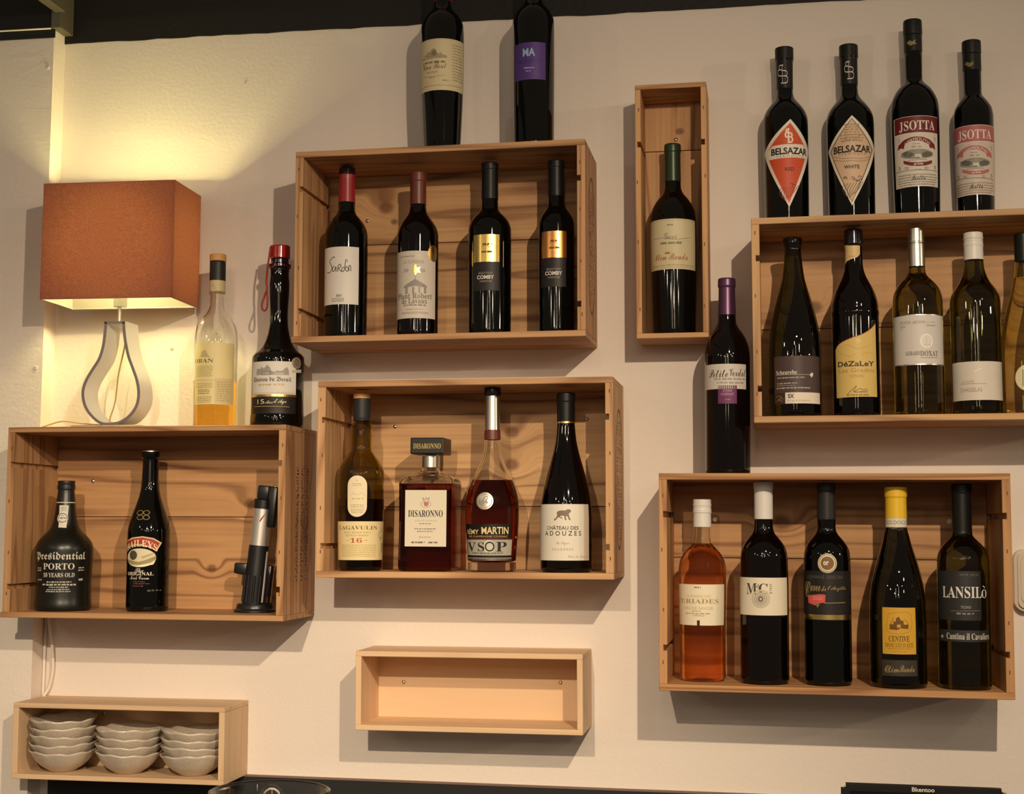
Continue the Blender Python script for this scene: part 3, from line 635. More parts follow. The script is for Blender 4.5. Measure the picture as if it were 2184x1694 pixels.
   ('S','d0cbc2',[(-1.195,0.08112),(-0.997,0.0817)],0.00151),
   ('S','d0cbc2',[(-1.086,0.08458),(-1.091,0.07801)],0.00151),
  ]),
 ],
 'rioja': [
  ('label', [
   ('R','cdbf9b',(-1.274,1.524,0.10416,0.19546)),
   ('R','b5a57f',(-1.274,1.442,0.19286,0.19351)),
   ('P','a09274',[(-0.718,0.16502),(-0.718,0.1691),(-0.566,0.16938),(-0.525,0.17393),(-0.388,0.17213),(-0.288,0.17722),(-0.171,0.17878),(-0.059,0.17548),(-0.014,0.1697),(0.073,0.16794),(0.123,0.17196),(0.2,0.16791),(0.327,0.16646),(0.435,0.16514),(0.449,0.16065)]),
   ('P','7d715a',[(-0.311,0.16761),(-0.264,0.17385),(-0.171,0.17586),(-0.08,0.17278),(-0.048,0.16654),(-0.168,0.1645)]),
   ('D','9a8c6c',(-0.937,0.371,0.16044,0.16401),1),
   ('D','7f7055',(-0.937,0.417,0.15225,0.1563),1),
   ('T','80604a',(-0.856,0.411,0.14248,0.1522),'script|Viña Real'),
   ('T','8f8160',(-0.562,0.029,0.13387,0.13841),'RIOJA'),
   ('S','8f8160',[(-0.883,0.13158),(-0.232,0.12865),(0.382,0.13019)],0.0006),
   ('D','a39573',(-0.435,-0.093,0.12584,0.12876),1),
   ('D','8f8160',(0.235,0.517,0.11966,0.12257),1),
   ('D','a39573',(0.674,1.301,0.18425,0.18619),1),
   ('D','a39573',(0.676,1.307,0.17906,0.18101),1),
   ('D','a39573',(0.679,1.313,0.17388,0.17582),1),
   ('D','a39573',(0.681,1.319,0.1687,0.17064),1),
   ('D','a39573',(0.684,1.325,0.16352,0.16546),1),
   ('D','a39573',(0.686,1.332,0.15834,0.16028),1),
   ('D','a39573',(0.688,1.338,0.15316,0.1551),1),
   ('D','a39573',(0.691,1.345,0.14799,0.14993),1),
   ('D','a39573',(0.693,1.352,0.14281,0.14475),1),
   ('D','a39573',(0.696,1.358,0.13764,0.13958),1),
   ('D','a39573',(0.698,1.365,0.13247,0.13441),1),
   ('D','a39573',(0.701,1.372,0.1273,0.12924),1),
   ('D','a39573',(0.703,1.38,0.12213,0.12407),1),
   ('D','b5a57f',(-1.066,1.336,0.11217,0.11377),1),
  ]),
 ],
 'ma': [
  ('label', [
   ('R','50357c',(-1.017,0.759,0.11462,0.18011)),
   ('T','8fb0cf',(-0.391,0.226,0.15562,0.16992),'MA',0.03),
   ('T','3a2660',(-0.748,0.507,0.14421,0.14999),'MAURODOS'),
   ('T','c9c0d6',(-0.338,0.187,0.1338,0.1362),'TEMPRANILLO',0.01),
   ('D','8a7ba8',(-0.24,0.056,0.12793,0.13081),1),
  ]),
 ],
 'oban': [
  ('label', [
   ('R','dccb94',(-0.827,1.358,0.03985,0.14919)),
   ('P','b9a978',[(-0.381,0.12351),(-0.352,0.13151),(-0.224,0.1353),(-0.134,0.13619),(-0.045,0.13107),(0.04,0.12599),(0.096,0.12296)]),
   ('S','a89868',[(-0.494,0.12378),(-0.127,0.12511),(0.148,0.12256)],0.00056),
   ('T','6d6038',(-0.8,0.266,0.11328,0.12073),'serif|OBAN'),
   ('R','cdb98a',(0.351,1.258,0.04105,0.08595)),
   ('D','a99a68',(-0.651,0.267,0.08892,0.10802),7),
   ('S','8f8050',[(-0.687,0.08296),(0.318,0.08188)],0.00056),
   ('D','8a7a4a',(-0.526,0.133,0.05787,0.0659),3),
   ('D','a99a68',(-0.627,0.282,0.06885,0.07788),3),
   ('D','a99a68',(-0.603,0.246,0.04282,0.05384),4),
   ('D','b3a272',(0.418,1.135,0.04543,0.08051),9),
  ]),
  ('neck_label', [
   ('R','c9ba8c',(-1.121,1.879,0.24031,0.26632)),
   ('S','8a7d55',[(-0.509,0.25276),(-0.229,0.25553),(0.021,0.25128),(0.101,0.24818)],0.00094),
   ('S','a39666',[(-0.728,0.24489),(0.324,0.24247)],0.00056),
  ]),
 ],
 'breuil': [
  ('label', [
   ('R','d6d0c8',(-0.971,1.085,0.05201,0.11367)),
   ('P','9a958f',[(-0.6,0.08993),(-0.587,0.0999),(-0.475,0.10156),(-0.396,0.09935),(-0.343,0.10482),(-0.251,0.10104),(-0.172,0.10291),(-0.093,0.10779),(0.024,0.10272),(0.08,0.09673),(0.202,0.09475),(0.286,0.09719),(0.414,0.09654),(0.52,0.09752),(0.606,0.10229),(0.681,0.10348),(0.743,0.09966),(0.771,0.08976)]),
   ('R','7b7670',(-0.308,0.073,0.08928,0.09585)),
   ('R','b5b0a9',(0.203,0.566,0.08894,0.09391)),
   ('D','d6d0c8',(-0.282,0.051,0.09047,0.09446),2),
   ('T','2a2522',(-0.758,0.871,0.07643,0.08637),'frak|Château du Breuil'),
   ('D','b3a27d',(-0.497,0.126,0.07101,0.0738),1),
   ('D','c9b27d',(0.148,0.64,0.07104,0.07461),1),
   ('R','b5ab98',(-0.917,1.097,0.05776,0.05856)),
   ('R','gold',(-0.908,1.099,0.05161,0.05578)),
  ]),
  ('age_label', [
   ('R','1d1917',(-0.949,1.078,0.02223,0.0518)),
   ('T','d8c294',(-0.504,-0.176,0.03904,0.047),'script|15'),
   ('T','d8c294',(-0.146,0.158,0.0391,0.04545),'script|Ans'),
   ('T','e6d3a6',(0.192,0.675,0.03771,0.04763),'script|d’Age'),
   ('S','b8a06a',[(-0.675,0.03482),(0.794,0.03403)],0.00075),
  ]),
  ('medal', [
   ('E','silver',(0.867,1.377,0.10192,0.12301)),
   ('O','8f8a82',(0.898,1.326,0.10352,0.12137),0.08),
   ('S','77716a',[(1.017,0.10562),(1.099,0.11599),(1.183,0.11134),(1.135,0.1061)],0.00113),
   ('P','b5b0a8',[(0.878,0.09909),(1.394,0.10226),(1.399,0.09624),(0.88,0.0945)]),
  ]),
 ],
}

# ------------------------------------------------------------------ helpers
def link(name, mesh, mat=None, parent=None, loc=None):
    o = bpy.data.objects.new(name, mesh)
    COL.objects.link(o)
    if mat is not None:
        for m in (mat if isinstance(mat, (list, tuple)) else [mat]):
            mesh.materials.append(m)
    if parent:
        o.parent = parent
    if loc:
        o.location = loc
    return o


def from_bm(name, bm, mat=None, parent=None, smooth=False, loc=None, sharp=None):
    bm.normal_update()
    me = bpy.data.meshes.new(name)
    bm.to_mesh(me)
    bm.free()
    if smooth:
        for p in me.polygons:
            p.use_smooth = True
        if sharp:
            me.set_sharp_from_angle(angle=math.radians(sharp))
    return link(name, me, mat, parent, loc)


def tag(o, label, cat, group=None):
    o['label'] = label
    o['category'] = cat
    if group:
        o['group'] = group
    return o


def thing(name, label, cat, loc=(0, 0, 0), rot=(0, 0, 0), group=None):
    o = bpy.data.objects.new(name, None)
    o.empty_display_size = 0.03
    COL.objects.link(o)
    o.location = loc
    o.rotation_euler = rot
    return tag(o, label, cat, group)


def box(bm, x0, x1, y0, y1, z0, z1):
    v = [bm.verts.new(p) for p in ((x0, y0, z0), (x1, y0, z0), (x1, y1, z0), (x0, y1, z0), (x0, y0, z1), (x1, y0, z1), (x1, y1, z1), (x0, y1, z1))]
    for f in ((0, 3, 2, 1), (4, 5, 6, 7), (0, 1, 5, 4), (1, 2, 6, 5), (2, 3, 7, 6), (3, 0, 4, 7)):
        bm.faces.new([v[i] for i in f])
    return v


def bevel(bm, w, seg=2):
    bmesh.ops.bevel(bm, geom=bm.edges[:], offset=w, segments=seg, affect='EDGES', profile=0.5, clamp_overlap=True)


def box_obj(name, dims, mat, parent=None, bev=0.0, seg=2):
    bm = bmesh.new()
    box(bm, *dims)
    if bev:
        bevel(bm, bev, seg)
    return from_bm(name, bm, mat, parent)


def prism(bm, pts, y0, y1):
    a = [bm.verts.new((x, y0, z)) for x, z in pts]
    b = [bm.verts.new((x, y1, z)) for x, z in pts]
    n = len(pts)
    bm.faces.new(a)
    bm.faces.new(b[::-1])
    for i in range(n):
        bm.faces.new([a[i], b[i], b[(i + 1) % n], a[(i + 1) % n]])


def pchip(xs, ys):
    n = len(xs)
    h = [xs[i + 1] - xs[i] for i in range(n - 1)]
    d = [(ys[i + 1] - ys[i]) / h[i] for i in range(n - 1)]
    m = [0.0] * n
    m[0], m[-1] = d[0], d[-1]
    for i in range(1, n - 1):
        if d[i - 1] * d[i] > 0:
            a, b = 2 * h[i] + h[i - 1], h[i] + 2 * h[i - 1]
            m[i] = (a + b) / (a / d[i - 1] + b / d[i])

    def f(x):
        if x <= xs[0]:
            return ys[0]
        if x >= xs[-1]:
            return ys[-1]
        i = 0
        while xs[i + 1] < x:
            i += 1
        t = (x - xs[i]) / h[i]
        return ((1 + 2 * t) * (1 - t) ** 2 * ys[i] + t * (1 - t) ** 2 * h[i] * m[i] + t * t * (3 - 2 * t) * ys[i + 1] + t * t * (t - 1) * h[i] * m[i + 1])
    return f


def lathe(bm, prof, seg=72):
    """surface of revolution about z; prof = [(z, r)], closed at ends with r = 0"""
    rings = []
    for z, r in prof:
        if r < 1e-6:
            rings.append([bm.verts.new((0, 0, z))])
        else:
            rings.append([bm.verts.new((r * math.sin(2 * PI * i / seg), -r * math.cos(2 * PI * i / seg), z)) for i in range(seg)])
    for a, b in zip(rings, rings[1:]):
        for i in range(seg):
            j = (i + 1) % seg
            if len(a) == 1 and len(b) == 1:
                continue
            if len(a) == 1:
                bm.faces.new([a[0], b[j], b[i]])
            elif len(b) == 1:
                bm.faces.new([a[i], a[j], b[0]])
            else:
                bm.faces.new([a[i], a[j], b[j], b[i]])
    bmesh.ops.recalc_face_normals(bm, faces=bm.faces[:])


def lathe_obj(name, prof, mat, parent, seg=72, sharp=40):
    bm = bmesh.new()
    lathe(bm, prof, seg)
    return from_bm(name, bm, mat, parent, smooth=True, sharp=sharp)


def tube(bm, pts, r, seg=10, closed=False):
    pts = [Vector(p) for p in pts]
    n = len(pts)
    rings = []
    up = Vector((0.3, 0.2, 1)).normalized()
    for i, p in enumerate(pts):
        a = pts[(i - 1) % n] if closed or i > 0 else p
        b = pts[(i + 1) % n] if closed or i < n - 1 else p
        t = (b - a).normalized()
        u = t.cross(up)
        if u.length < 1e-3:
            u = t.cross(Vector((1, 0, 0)))
        u.normalize()
        v = t.cross(u)
        rings.append([bm.verts.new(p + r * (math.cos(2 * PI * k / seg) * u + math.sin(2 * PI * k / seg) * v)) for k in range(seg)])
    m = n if closed else n - 1
    for i in range(m):
        a, b = rings[i], rings[(i + 1) % n]
        for k in range(seg):
            bm.faces.new([a[k], a[(k + 1) % seg], b[(k + 1) % seg], b[k]])
    if not closed:
        bm.faces.new(rings[0][::-1])
        bm.faces.new(rings[-1])
    bmesh.ops.recalc_face_normals(bm, faces=bm.faces[:])


def catmull(pts, k=8, closed=False):
    P = [Vector(p) for p in pts]
    n = len(P)
    out = []
    for i in range(n if closed else n - 1):
        g = lambda j: P[j % n] if closed else P[min(max(j, 0), n - 1)]
        p0, p1, p2, p3 = g(i - 1), g(i), g(i + 1), g(i + 2)
        for s in range(k):
            t = s / k
            out.append(0.5 * (2 * p1 + (p2 - p0) * t + (2 * p0 - 5 * p1 + 4 * p2 - p3) * t * t + (3 * p1 - p0 - 3 * p2 + p3) * t ** 3))
    if not closed:
        out.append(P[-1])
    return out


# ------------------------------------------------------------------ materials
def s2l(c):
    return c / 12.92 if c <= 0.04045 else ((c + 0.055) / 1.055) ** 2.4


def rgb(t):
    return tuple(s2l(v / 255) for v in t) + (1.0,)


def hexc(h):
    return tuple(s2l(int(h[i:i + 2], 16) / 255) for i in (0, 2, 4)) + (1.0,)


def pmat(name, color, rough=0.5, metal=0.0, trans=0.0, ior=1.5, coat=0.0, spec=0.5):
    m = bpy.data.materials.new(name)
    m.use_nodes = True
    b = m.node_tree.nodes['Principled BSDF']
    b.inputs['Base Color'].default_value = tuple(color[:3]) + (1,)
    b.inputs['Roughness'].default_value = rough
    b.inputs['Metallic'].default_value = metal
    b.inputs['Transmission Weight'].default_value = trans
    b.inputs['IOR'].default_value = ior
    b.inputs['Coat Weight'].default_value = coat
    b.inputs['Specular IOR Level'].default_value = spec
    return m


def N(m, t, **kw):
    n = m.node_tree.nodes.new(t)
    for k, v in kw.items():
        setattr(n, k, v)
    return n


def noise_bump(m, scale, strength, dist, detail=4, vec=None, src=None):
    nt = m.node_tree
    tc = N(m, 'ShaderNodeTexCoord')
    no = N(m, 'ShaderNodeTexNoise')
    no.inputs['Scale'].default_value = scale
    no.inputs['Detail'].default_value = detail
    nt.links.new(tc.outputs['Object'], no.inputs['Vector'])
    bp = N(m, 'ShaderNodeBump')
    bp.inputs['Strength'].default_value = strength
    bp.inputs['Distance'].default_value = dist
    nt.links.new(no.outputs['Fac'], bp.inputs['Height'])
    nt.links.new(bp.outputs['Normal'], nt.nodes['Principled BSDF'].inputs['Normal'])
    return no, bp


def wall_paint(name, color, smear):
    m = pmat(name, color, 0.75, spec=0.3)
    nt = m.node_tree
    tc = N(m, 'ShaderNodeTexCoord')
    n1 = N(m, 'ShaderNodeTexNoise')
    n1.inputs['Scale'].default_value = 135
    n1.inputs['Detail'].default_value = 3
    n2 = N(m, 'ShaderNodeTexNoise')
    n2.inputs['Scale'].default_value = 14
    n2.inputs['Detail'].default_value = 3
    n2.inputs['Distortion'].default_value = 1.2
    mp = N(m, 'ShaderNodeMapping')
    mp.inputs['Scale'].default_value = (0.6, 1, 1.8)
    nt.links.new(tc.outputs['Object'], n1.inputs['Vector'])
    nt.links.new(tc.outputs['Object'], mp.inputs['Vector'])
    nt.links.new(mp.outputs['Vector'], n2.inputs['Vector'])
    a = N(m, 'ShaderNodeMath', operation='MULTIPLY_ADD')
    a.inputs[1].default_value = smear
    nt.links.new(n2.outputs['Fac'], a.inputs[0])
    nt.links.new(n1.outputs['Fac'], a.inputs[2])
    bp = N(m, 'ShaderNodeBump')
    bp.inputs['Strength'].default_value = 0.3
    bp.inputs['Distance'].default_value = 0.002
    nt.links.new(a.outputs[0], bp.inputs['Height'])
    nt.links.new(bp.outputs['Normal'], nt.nodes['Principled BSDF'].inputs['Normal'])
    return m


def wood(name, light, dark, axis, contrast=1.0, ring=9.0, knots=(), rough=0.55):
    """pine: rings and fibres stretched along AXIS, knots at (x, z, radius) in the crate's own coordinates"""
    m = pmat(name, rgb(light), rough, spec=0.3)
    nt = m.node_tree
    L = nt.links.new
    tc = N(m, 'ShaderNodeTexCoord')
    oi = N(m, 'ShaderNodeObjectInfo')
    off = N(m, 'ShaderNodeVectorMath', operation='SCALE')
    off.inputs[0].default_value = (3.1, 5.7, 4.3)
    L(oi.outputs['Random'], off.inputs['Scale'])
    add = N(m, 'ShaderNodeVectorMath', operation='ADD')
    L(tc.outputs['Object'], add.inputs[0])
    L(off.outputs[0], add.inputs[1])
    vec = add.outputs[0]
    mask = None
    for (kx, kz, kr) in knots:
        sub = N(m, 'ShaderNodeVectorMath', operation='SUBTRACT')
        L(tc.outputs['Object'], sub.inputs[0])
        sub.inputs[1].default_value = (kx, 0, kz)
        sc = N(m, 'ShaderNodeVectorMath', operation='MULTIPLY')
        sc.inputs[1].default_value = (0.8 / kr, 0, 1.0 / kr)
        L(sub.outputs[0], sc.inputs[0])
        ln = N(m, 'ShaderNodeVectorMath', operation='LENGTH')
        L(sc.outputs[0], ln.inputs[0])
        # grain flows round the knot
        fl = N(m, 'ShaderNodeMapRange')
        fl.inputs['From Min'].default_value = 0.6
        fl.inputs['From Max'].default_value = 3.6
        fl.inputs['To Min'].default_value = 1.0
        fl.inputs['To Max'].default_value = 0.0
        fl.interpolation_type = 'SMOOTHSTEP'
        L(ln.outputs['Value'], fl.inputs['Value'])
        sv = N(m, 'ShaderNodeVectorMath', operation='SCALE')
        sv.inputs[0].default_value = (0, 0, kr * 2.2)
        L(fl.outputs[0], sv.inputs['Scale'])
        ad = N(m, 'ShaderNodeVectorMath', operation='ADD')
        L(vec, ad.inputs[0])
        L(sv.outputs[0], ad.inputs[1])
        vec = ad.outputs[0]
        mr = N(m, 'ShaderNodeMapRange')
        mr.inputs['From Min'].default_value = 0.55
        mr.inputs['From Max'].default_value = 1.15
        mr.inputs['To Min'].default_value = 0.7
        mr.inputs['To Max'].default_value = 0.0
        L(ln.outputs['Value'], mr.inputs['Value'])
        if mask is None:
            mask = mr.outputs[0]
        else:
            mx = N(m, 'ShaderNodeMath', operation='MAXIMUM')
            L(mask, mx.inputs[0])
            L(mr.outputs[0], mx.inputs[1])
            mask = mx.outputs[0]
    mp = N(m, 'ShaderNodeMapping')
    mp.inputs['Scale'].default_value = (0.45, 7, 7) if axis == 'x' else (7, 7, 0.45)
    L(vec, mp.inputs['Vector'])
    n1 = N(m, 'ShaderNodeTexNoise')
    n1.inputs['Scale'].default_value = 1.6
    n1.inputs['Detail'].default_value = 2
    n1.inputs['Distortion'].default_value = 0.15
    L(mp.outputs[0], n1.inputs['Vector'])
    mu = N(m, 'ShaderNodeMath', operation='MULTIPLY')
    mu.inputs[1].default_value = ring
    L(n1.outputs['Fac'], mu.inputs[0])
    sn = N(m, 'ShaderNodeMath', operation='SINE')
    m6 = N(m, 'ShaderNodeMath', operation='MULTIPLY')
    m6.inputs[1].default_value = 6.283
    L(mu.outputs[0], m6.inputs[0])
    L(m6.outputs[0], sn.inputs[0])
    mr = N(m, 'ShaderNodeMapRange')
    mr.inputs['From Min'].default_value = -0.6
    mr.inputs['From Max'].default_value = 1.0
    L(sn.outputs[0], mr.inputs['Value'])
    pw = N(m, 'ShaderNodeMath', operation='POWER')
    pw.inputs[1].default_value = 3.5
    L(mr.outputs[0], pw.inputs[0])
    mf = N(m, 'ShaderNodeMapping')
    mf.inputs['Scale'].default_value = (4, 160, 160) if axis == 'x' else (160, 160, 4)
    L(vec, mf.inputs['Vector'])
    n2 = N(m, 'ShaderNodeTexNoise')
    n2.inputs['Scale'].default_value = 1.0
    n2.inputs['Detail'].default_value = 3
    L(mf.outputs[0], n2.inputs['Vector'])
    n3 = N(m, 'ShaderNodeTexNoise')
    n3.inputs['Scale'].default_value = 2.2
    n3.inputs['Detail'].default_value = 2
    L(mp.outputs[0], n3.inputs['Vector'])
    a1 = N(m, 'ShaderNodeMath', operation='MULTIPLY')
    a1.inputs[1].default_value = 0.62 * contrast
    L(pw.outputs[0], a1.inputs[0])
    a2 = N(m, 'ShaderNodeMath', operation='MULTIPLY_ADD')
    a2.inputs[1].default_value = 0.8 * contrast
    L(n2.outputs['Fac'], a2.inputs[0])
    L(a1.outputs[0], a2.inputs[2])
    a3 = N(m, 'ShaderNodeMath', operation='MULTIPLY_ADD')
    a3.inputs[1].default_value = 0.6 * contrast
    L(n3.outputs['Fac'], a3.inputs[0])
    L(a2.outputs[0], a3.inputs[2])
    a4 = N(m, 'ShaderNodeMath', operation='SUBTRACT')
    a4.inputs[1].default_value = 0.52 * contrast
    a4.use_clamp = True
    L(a3.outputs[0], a4.inputs[0])
    mix = N(m, 'ShaderNodeMix', data_type='RGBA')
    mix.inputs[6].default_value = rgb(light)
    mix.inputs[7].default_value = rgb(dark)
    L(a4.outputs[0], mix.inputs[0])
    res = mix.outputs[2]
    if mask is not None:
        mk = N(m, 'ShaderNodeMix', data_type='RGBA')
        mk.inputs[7].default_value = hexc('5c3116')
        L(mask, mk.inputs[0])
        L(res, mk.inputs[6])
        res = mk.outputs[2]
    b = nt.nodes['Principled BSDF']
    L(res, b.inputs['Base Color'])
    bp = N(m, 'ShaderNodeBump')
    bp.inputs['Strength'].default_value = 0.25
    bp.inputs['Distance'].default_value = 0.0008
    L(n2.outputs['Fac'], bp.inputs['Height'])
    L(bp.outputs['Normal'], b.inputs['Normal'])
    return m


PAPER = {}


def paper(key):
    if key in PAPER:
        return PAPER[key]
    if key == 'gold':
        m = pmat('gold_foil', (0.86, 0.62, 0.20), 0.27, 1.0)
    elif key == 'copper':
        m = pmat('copper_foil', (0.93, 0.43, 0.13), 0.27, 1.0)
    elif key == 'silver':
        m = pmat('silver_foil', (0.72, 0.69, 0.60), 0.34, 1.0)
    else:
        m = pmat('print_' + key, hexc(key), 0.5, spec=0.35)
    PAPER[key] = m
    return m


M = dict(
    wine=pmat('dark_wine_glass', (0.0012, 0.0014, 0.0010), 0.045),
    wine_red=pmat('dark_red_wine_glass', (0.0022, 0.0009, 0.0008), 0.05),
    matte_black=pmat('matte_black_glass', (0.006, 0.0065, 0.005), 0.33),
    olive_glass=pmat('olive_bottle_glass', (0.44, 0.37, 0.06), 0.0, trans=1.0),
    green_glass=pmat('green_bottle_glass', (0.12, 0.125, 0.018), 0.0, trans=1.0),
    deep_green=pmat('deep_green_bottle_glass', (0.05, 0.055, 0.012), 0.0, trans=1.0),
    yellow_glass=pmat('yellow_bottle_glass', (0.25, 0.225, 0.03), 0.0, trans=1.0),
    clear_glass=pmat('clear_glass', (0.97, 0.97, 0.94), 0.0, trans=1.0),
    pale_olive=pmat('pale_olive_glass', (0.62, 0.58, 0.22), 0.0, trans=1.0),
    rose=pmat('rose_wine', (0.95, 0.52, 0.26), 0.0, trans=1.0, ior=1.36),
    amber=pmat('amber_whisky', (0.96, 0.56, 0.10), 0.0, trans=1.0, ior=1.36),
    dark_amber=pmat('dark_amber_whisky', (0.10, 0.06, 0.01), 0.0, trans=1.0, ior=1.4),
    cognac=pmat('cognac', (0.30, 0.055, 0.022), 0.0, trans=1.0, ior=1.36),
    amaretto=pmat('amaretto', (0.27, 0.045, 0.025), 0.02, trans=1.0, ior=1.36),
    black_cap=pmat('black_capsule', (0.007, 0.0068, 0.0065), 0.42, spec=0.3),
    black_gloss=pmat('glossy_black_capsule', (0.010, 0.006, 0.010), 0.12, coat=0.4),
    black_plastic=pmat('black_plastic', (0.010, 0.010, 0.011), 0.35),
    red_cap=pmat('red_capsule', (0.30, 0.018, 0.022), 0.35),
    red_wax=pmat('red_wax', (0.34, 0.014, 0.016), 0.16, coat=0.5),
    brown_wax=pmat('brown_red_wax', (0.13, 0.026, 0.016), 0.4),
    purple_cap=pmat('purple_capsule', (0.11, 0.05, 0.105), 0.36, 0.6),
    green_cap=pmat('dark_green_capsule', (0.035, 0.055, 0.03), 0.3, 0.4),
    white_cap=pmat('white_capsule', (0.74, 0.71, 0.67), 0.42),
    silver_cap=pmat('silver_capsule', (0.70, 0.68, 0.62), 0.3, 1.0),
    gold_ring=pmat('gold_ring', (0.85, 0.62, 0.25), 0.3, 1.0),
    yellow_cap=pmat('yellow_capsule', (0.80, 0.50, 0.025), 0.35),
    cork=pmat('cork_stopper', (0.62, 0.32, 0.10), 0.6),
    chrome=pmat('brushed_steel', (0.74, 0.71, 0.67), 0.36, 0.75),
    screw=pmat('screw_steel', (0.62, 0.58, 0.50), 0.3, 1.0),
    slate_cap=pmat('slate_capsule', (0.022, 0.022, 0.023), 0.45, spec=0.3),
)

# ------------------------------------------------------------------ setting
wall_m = wall_paint('painted_plaster', (0.755, 0.675, 0.61), 0.5)
pier_m = wall_paint('painted_plaster_smeared', (0.76, 0.68, 0.61), 1.6)
dark_m = pmat('dark_painted_plaster', (0.011, 0.0095, 0.008), 0.6, spec=0.3)
noise_bump(dark_m, 110, 0.4, 0.002)


def struct(name, bm_or_dims, mat):
    if isinstance(bm_or_dims, tuple):
        o = box_obj(name, bm_or_dims, mat)
    else:
        o = from_bm(name, bm_or_dims, mat)
    o['kind'] = 'structure'
    return o


wall_back = struct('wall_back', (-0.90, 3.2, 0.0, 0.12, 0.0, 2.95), wall_m)
wall_left = struct('wall_left', (-2.3, -0.880, -0.045, 0.12, 0.0, 2.95), pier_m)
# rough dark painted band along the top of the wall, its lower edge a little uneven
bm = bmesh.new()
pts = []
n = 150
r2 = random.Random(3)
for i in range(n + 1):
    x = -0.880 + i * (3.2 + 0.880) / n
    pts.append((x, 2.4715 + r2.uniform(-0.0012, 0.0012)))
prism(bm, pts + [(3.2, 2.95), (-0.880, 2.95)], -0.003, -0.0002)
bmesh.ops.recalc_face_normals(bm, faces=bm.faces[:])
struct('trim_1', bm, dark_m)
struct('trim_2', (-2.3, -0.877, -0.049, -0.0455, 2.469, 2.95), dark_m)
panel_m = pmat('dark_grey_panel', (0.016, 0.0165, 0.018), 0.5, spec=0.3)
struct('trim_3', (-0.858, 3.2, -0.012, -0.0002, 0.90, 1.1002), panel_m)
struct('trim_4', (-0.858, 3.2, -0.0135, -0.0003, 1.1003, 1.1023), pmat('brown_panel_edge', (0.16, 0.10, 0.075), 0.6))
floor_m = pmat('dark_floor', (0.06, 0.045, 0.035), 0.5)
noise_bump(floor_m, 30, 0.2, 0.002)
struct('floor', (-2.3, 3.2, -5.5, 0.12, -0.1, 0.0), floor_m)
counter_m = pmat('dark_counter_stone', (0.02, 0.02, 0.021), 0.35)
noise_bump(counter_m, 200, 0.1, 0.001)
o = box_obj('counter', (-0.86, 3.0, -0.62, -0.016, 0.0, 0.90), counter_m, bev=0.004)
tag(o, 'dark stone back counter running along the wall below the crates', 'counter')
grey_olive = pmat('olive_grey_metal', (0.10, 0.085, 0.055), 0.5)
bm = bmesh.new()
box(bm, -0.8735, -0.8535, -1.4, -0.055, 2.514, 2.60)
box(bm, -0.8735, -0.868, -1.4, -0.055, 2.5135, 2.62)
bevel(bm, 0.0012, 1)
o = from_bm('ceiling_beam', bm, grey_olive)
tag(o, 'olive grey metal beam running out from the wall at the top left corner', 'beam')
o = box_obj('bracket', (-0.8815, -0.862, -0.0555, -0.004, 2.485, 2.62), grey_olive, bev=0.001)
tag(o, 'short grey bracket on the dark wall corner under the metal beam', 'bracket')
bm = bmesh.new()
tube(bm, [(-2.2, -0.051, 2.4905), (-1.5, -0.0512, 2.488), (-0.99, -0.051, 2.4858), (-0.883, -0.051, 2.4856)], 0.0016, 8)
o = from_bm('thin_cable', bm, pmat('pale_cable', (0.75, 0.70, 0.60), 0.4), smooth=True)
tag(o, 'thin pale cable along the dark band at the upper left', 'cable')


def wall_plug(x, y, z, r, par, mat):
    bm = bmesh.new()
    lathe(bm, [(0.0, 0.0), (0.0, r), (0.0012, r), (0.0018, r * 0.75), (0.0018, r * 0.42), (0.0006, r * 0.35), (0.0006, 0.0)], 20)
    bmesh.ops.rotate(bm, verts=bm.verts[:], cent=(0, 0, 0), matrix=Matrix.Rotation(PI / 2, 3, 'X'))
    bmesh.ops.translate(bm, verts=bm.verts[:], vec=(x, y, z))
    return from_bm('wall_plug', bm, mat, par, smooth=True, sharp=40)


plug_m = pmat('painted_plug', (0.72, 0.66, 0.55), 0.6)
wall_plug(-0.890, -0.0449, 2.4123, 0.0038, wall_left, plug_m)
wall_plug(-0.8929, -0.0449, 1.8379, 0.0042, wall_left, plug_m)
wall_plug(-0.6454, 0.0001, 1.8767, 0.0036, wall_back, plug_m)
wall_plug(-0.514, 0.0001, 2.3765, 0.0022, wall_back, plug_m)

# painted cables hanging down the corner behind the crates
bm = bmesh.new()
tube(bm, catmull([(-0.874, -0.008, 1.42), (-0.866, -0.012, 1.365), (-0.858, -0.014, 1.33), (-0.8555, -0.012, 1.285), (-0.862, -0.010, 1.25), (-0.872, -0.014, 1.228), (-0.8755, -0.014, 1.20)], 8), 0.0028, 10)
o = from_bm('hanging_cable', bm, wall_m, smooth=True)
tag(o, 'wall-coloured cable bowing out below the lower left crate', 'cable')
bm = bmesh.new()
tube(bm, [(-0.8765, -0.006, 1.10), (-0.8765, -0.006, 1.25), (-0.8755, -0.006, 1.44)], 0.0028, 10)
o = from_bm('straight_cable', bm, wall_m, smooth=True)
tag(o, 'wall-coloured cable running straight down the wall corner', 'cable')

